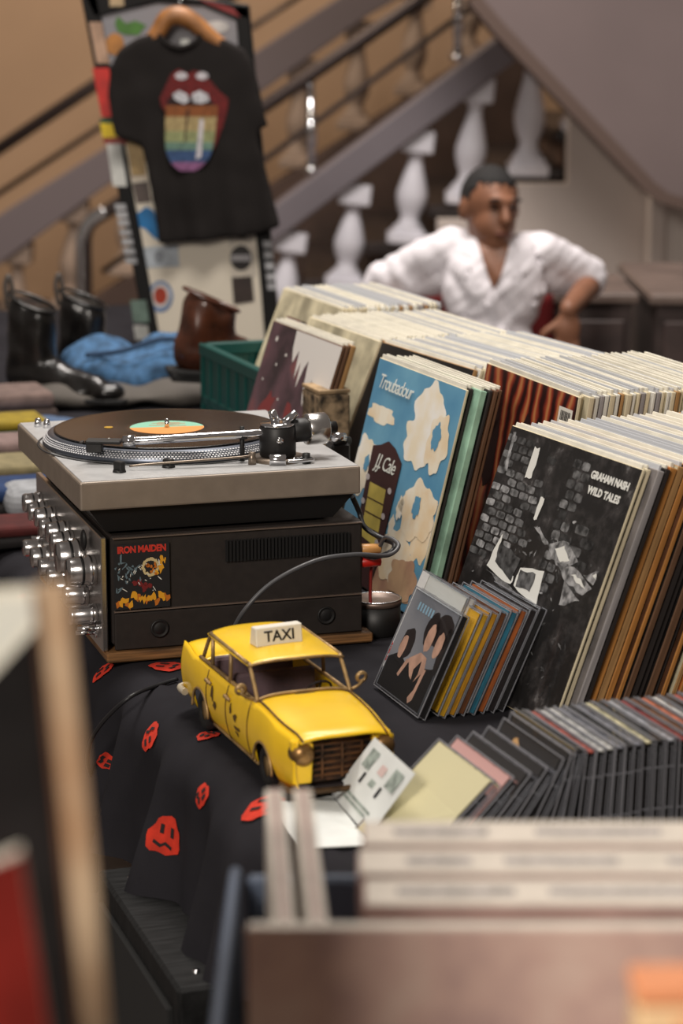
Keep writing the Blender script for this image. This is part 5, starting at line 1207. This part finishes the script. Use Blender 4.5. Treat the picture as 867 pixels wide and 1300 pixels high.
def heap(name, label, cat, base, blobs, m, vox=.009, amp=.010, ns=14, group=None):
    t = thing(name, label, cat, base, 0, group); q = MB()
    for c, r_ in blobs: q.ball(c, r_, sub=16)
    for v in q.bm.verts:
        if v.co.z < .002: v.co.z = .002
    me = remesh(q, vox, 4, noise_amp=amp, noise_s=ns, name='fabric')
    for v in me.vertices:
        if v.co.z < .001: v.co.z = .001
    obj('fabric', me, m, t); return t
p = PZ(215, 492, TZ)
jt = heap('folded_jeans', 'crumpled blue denim jeans heaped under the brown shoe', 'jeans', (p.x, p.y - .1, TZ + .002), [((-.10, 0, .05), (.11, .10, .055)), ((.02, .02, .07), (.10, .10, .065)), ((-.03, -.06, .05), (.10, .06, .05)), ((.09, -.02, .04), (.08, .08, .04)), ((-.14, .06, .07), (.08, .08, .04))], M_den, amp=.016)
MB().tube([(-.16, -.05, .09), (-.08, -.09, .105), (0, -.08, .128), (.07, -.05, .115)], .005, 8).build('waistband_seam', mat('denim_dark', (.16, .25, .36), .85), jt)
p = PZ(40, 510, TZ)
heap('folded_garment', 'dull blue folded garment under the black ankle boots', 'clothing', (p.x - .05, p.y - .32, TZ + .002), [((0, 0, .01), (.16, .10, .018)), ((.10, -.04, .01), (.12, .07, .016))], mat('blue_cloth', (.30, .38, .50), .9), amp=.006)
heap('folded_garment', 'crumpled grey cloth lying behind the turntable', 'clothing', PZ(120, 512, TZ + .002), [((0, 0, .02), (.16, .10, .03)), ((.14, .02, .02), (.12, .09, .028)), ((-.12, -.03, .015), (.1, .08, .025))], mat('grey_cloth', (.34, .32, .30), .9), amp=.012)
# folded garments along the table edge
def fold(px, py, w_, d_, h, cs, label, yaw=0.35):
    p = PZ(px, py, TZ + .003); t = thing('folded_garment', label, 'clothing', p, yaw, 'folded clothes along the cloth edge')
    z = 0
    for i, c in enumerate(cs):
        c = tuple(x * .82 for x in c)
        hh = h / len(cs)
        q = MB(); q.box((0, 0, 0), (w_ * (1 - .04 * i), d_ * (1 - .03 * i), hh * .98), bev=hh * .40, seg=3)
        for v in q.bm.verts: v.co.z += .004 * noise.noise(v.co * 20 + Vector((i, py, 0))) + z + hh / 2; v.co.x += .01 * noise.noise(v.co * 9)
        q.build('fold_layer', mat('cloth_%s' % '_'.join('%d' % (x * 100) for x in c), c, .9, noise_s=40, amt=.12), t); z += hh
    return t
fold(2, 532, .20, .16, .062, [(.33, .27, .25), (.55, .46, .43)], 'brown and beige rolled garment behind the striped shirts')
fold(4, 566, .17, .12, .055, [(.70, .70, .68), (.12, .38, .24), (.70, .60, .16)], 'yellow, green and white folded garment left of the turntable')
fold(2, 590, .18, .11, .05, [(.50, .17, .14), (.62, .52, .50)], 'faded red and pink folded garment left of the turntable')
fold(14, 618, .19, .12, .05, [(.16, .15, .15), (.62, .57, .42)], 'black and pale yellow folded garment left of the turntable')
fold(10, 646, .18, .12, .045, [(.16, .14, .14), (.13, .25, .45)], 'navy blue folded garment left of the amplifier')
fold(42, 652, .09, .09, .05, [(.72, .73, .75)], 'small white folded garment next to the amplifier')
fold(2, 690, .17, .10, .035, [(.12, .10, .10), (.36, .10, .09)], 'dark red folded garment left of the amplifier knobs')

# ================================================================== FOREGROUND
M_blue = mat('blue_grey_plastic', (.30, .34, .41), .6)
sd = thing('display_stand', 'low black stand carrying the near crate of records', 'stand')
MB().box((.22, 1.33, .70), (.64, .80, .03), bev=.004).build('stand_top', M_blk, sd)
for x in (-.06, .5):
    for y in (.97, 1.69): MB().box((x, y, .342), (.04, .04, .684), bev=.003).build('leg', M_blk, sd)
fz = .717
fk = thing('record_crate', 'blue-grey plastic crate of pale boxed records in the foreground', 'crate', (-.078, 1.262, fz))
MB().box((.004, .17, .115), (.008, .34, .23), bev=.002).build('side_wall', M_blue, fk); MB().box((.464, .17, .115), (.012, .34, .23), bev=.003).build('side_wall', M_blue, fk)
MB().box((.235, .006, .09), (.446, .012, .18), bev=.003).build('end_wall', M_blue, fk); MB().box((.235, .334, .115), (.446, .012, .23), bev=.003).build('end_wall', M_blue, fk)
MB().box((.235, .17, .006), (.446, .316, .01)).build('bottom', M_blue, fk)
MB().tube([(.004, .004, .232), (.004, .12, .234), (.004, .336, .232)], .0045, 8).build('rim', M_blue, fk)
M_fedge = mat('box_top_cream', (.84, .80, .75), .7, noise_s=30, amt=.06); 
def mot(nt, b, tc):
    n = nt.nodes.new('ShaderNodeTexNoise'); n.inputs['Scale'].default_value = 14; n.inputs['Detail'].default_value = 3
    nt.links.new(tc.outputs['Object'], n.inputs['Vector']); r = ramp(nt, [(.3, (.66, .55, .54)), (.5, (.78, .66, .62)), (.7, (.84, .75, .70))])
    nt.links.new(n.outputs['Fac'], r.inputs['Fac']); nt.links.new(r.outputs['Color'], b.inputs['Base Color'])
def frontbox(x0, y0, th, top, label, face, wd=LP, prints=()):
    z0 = fz + .013
    t = thing('record_box', label, 'record box', (x0, y0, z0), 0, 'boxed records in the near crate')
    h = top - z0
    MB().box((wd / 2, th / 2, h / 2), (wd, th, h), bev=.0015).build('carton', face, t)
    MB().box((wd / 2, th / 2, h + .0004), (wd - .003, th - .002, .001)).build('top_label', M_fedge, t)
    for i, (a0, a1) in enumerate(prints):
        MB().box(((a0 + a1) / 2, th * .5, h + .0011), (a1 - a0, th * .28, .0004)).build('faded_print', mat('faded_print', (.66, .63, .62), .7, noise_s=220, amt=.25), t)
    return t
M_pinkbox = mat('box_pink', (.66, .55, .52), .7, noise_s=20, amt=.1)
frontbox(-.054, 1.290, .011, 1.030, 'mottled pinkish brown record box at the front of the near crate', cover_shader('cover_mottled', mot))
bxs = [(.013, 1.334, [(.02, .09), (.11, .20), (.22, .29)]), (.010, 1.386, [(.03, .07), (.09, .16), (.19, .28)]), (.013, 1.438, [(.02, .08), (.11, .19), (.22, .28)])]
for i, (x, y, pr_) in enumerate(bxs): frontbox(x, y, .043, 1.027, ['cream topped record box just behind the mottled one', 'cream topped record box between two others in the near crate', 'cream topped record box at the back of the near crate'][i], M_pinkbox, LP, pr_)
sg7 = 'small sleeves beside the boxed records'
for i, x in enumerate((-.0385, -.0195)):
    t = thing('single_sleeve', ['narrow cream-edged sleeve standing lengthwise next to the crate wall', 'narrow cream-edged sleeve between its twin and the cream topped boxes'][i], 'record', (x, 1.312, fz + .013), R(3), sg7)
    MB().box((.006, .125, .146), (.0125, .25, .292), bev=.001).build('sleeve', M_fedge, t)
    MB().box((.006, .125, .2925), (.004, .244, .001)).build('opening', M_pinkbox, t)
# closest corner box, lower right
cbx = thing('cardboard_box', 'cream and orange upright cardboard box in front of the near crate', 'box', (.129, .985, fz))
MB().box((.10, .015, .20), (.20, .03, .40), bev=.003).build('carton', mat('carton_cream', (.90, .76, .58), .7, noise_s=9, amt=.15), cbx)
MB().box((.10, .015, .404), (.202, .032, .008), bev=.002).build('lid', mat('carton_orange', (.86, .56, .38), .7, noise_s=9, amt=.1), cbx)
MB().box((.040, -.001, .20), (.045, .002, .39)).build('stripe', mat('carton_stripe', (.86, .62, .44), .7), cbx)
# foreground sleeves on the left
fs = thing('display_stand', 'tall black stand under the sleeves at the edge', 'stand')
MB().quadslab([Vector((-.113, .90, .98)), Vector((-.42, .90, .98)), Vector((-.46, 1.36, .98)), Vector((-.180, 1.36, .98))], (0, 0, -.03)).build('stand_top', M_blk, fs)
for x, y in ((-.39, .93), (-.145, .93), (-.43, 1.33), (-.21, 1.33)):
    MB().box((x, y, .475), (.035, .035, .95), bev=.003).build('leg', M_blk, fs)
GF = 'sleeves standing on the tall stand'
def leansleeve(pts, d, th, m, label, m2=None, dirv=None):
    """upright sleeve from its near edge (top px, bottom px at depth d), running away along dirv"""
    pass
zf = .982
a = PD(66, 738, 1.0); bq = PD(122, 1300, 1.0); k = (a.z - zf) / (a.z - bq.z); bt = a + (bq - a) * k
dirv = Vector((-.16, .987, 0))
t = thing('record_sleeve', 'worn tan-edged record sleeve standing on edge in the extreme foreground', 'record', (bt.x, bt.y, zf), 0, GF); IF = Matrix.Translation((-bt.x, -bt.y, -zf))
q = MB(); th = Vector((.0125, 0, 0)); A4 = [bt, bt + dirv * LP, a + dirv * LP, a]
A4[2] = a + Vector((-.12, .97, -.30)).normalized() * LP; A4[1] = bt + dirv * .30
q.quadslab([p_ - th / 2 for p_ in A4], th); q.build('sleeve', mat('tan_worn_edge', (.74, .66, .55), .8, noise_s=10, rgb2=(.58, .43, .30)), t, IF)
MB().quadslab([p_ - Vector((.0075, -.004, .0)) for p_ in A4[:2]] + [p_ - Vector((.0075, -.004, .004)) for p_ in A4[2:]], (-.002, 0, 0)).build('cover', COV['brown'], t, IF)
def facing(px_top_r, py_r, px_top_l, py_l, d, th, m, label, bx0=None):
    r0 = PD(px_top_r, py_r, d); l0 = PD(px_top_l, py_l, d - .008); dv = (l0 - r0); dv.z = 0; dv.normalize()
    lt0 = r0 + (l0 - r0).normalized() * .20
    rb = Vector((r0.x + .03, r0.y - .015, zf)); lb = Vector((lt0.x + .03, lt0.y - .015, zf))
    t = thing('record_sleeve', label, 'record', (rb.x, rb.y, zf), 0, GF); I_ = Matrix.Translation((-rb.x, -rb.y, -zf))
    MB().quadslab([rb, lb, lt0, r0], (0.0, th, 0)).build('sleeve', m, t, I_)
    MB().quadslab([rb.lerp(r0, .3) + Vector((0, .0015, 0)), lb.lerp(lt0, .3) + Vector((0, .0015, 0)), lb.lerp(lt0, 1.012) + Vector((0, .0015, 0)), rb.lerp(r0, 1.012) + Vector((0, .0015, 0))], (0, th * .4, 0)).build('inner_sleeve', M_inner, t, I_)
facing(50, 792, -10, 858, 1.02, .006, COV['black'], 'black record sleeve beside the tan edge in the foreground')
facing(52, 757, -10, 760, 1.05, .006, mat('sleeve_offwhite', (.86, .86, .82), .7), 'off-white record sleeve behind the black one in the foreground')
facing(26, 1085, -10, 1100, .93, .006, COV['red'], 'red record sleeve in front of the black one in the foreground')
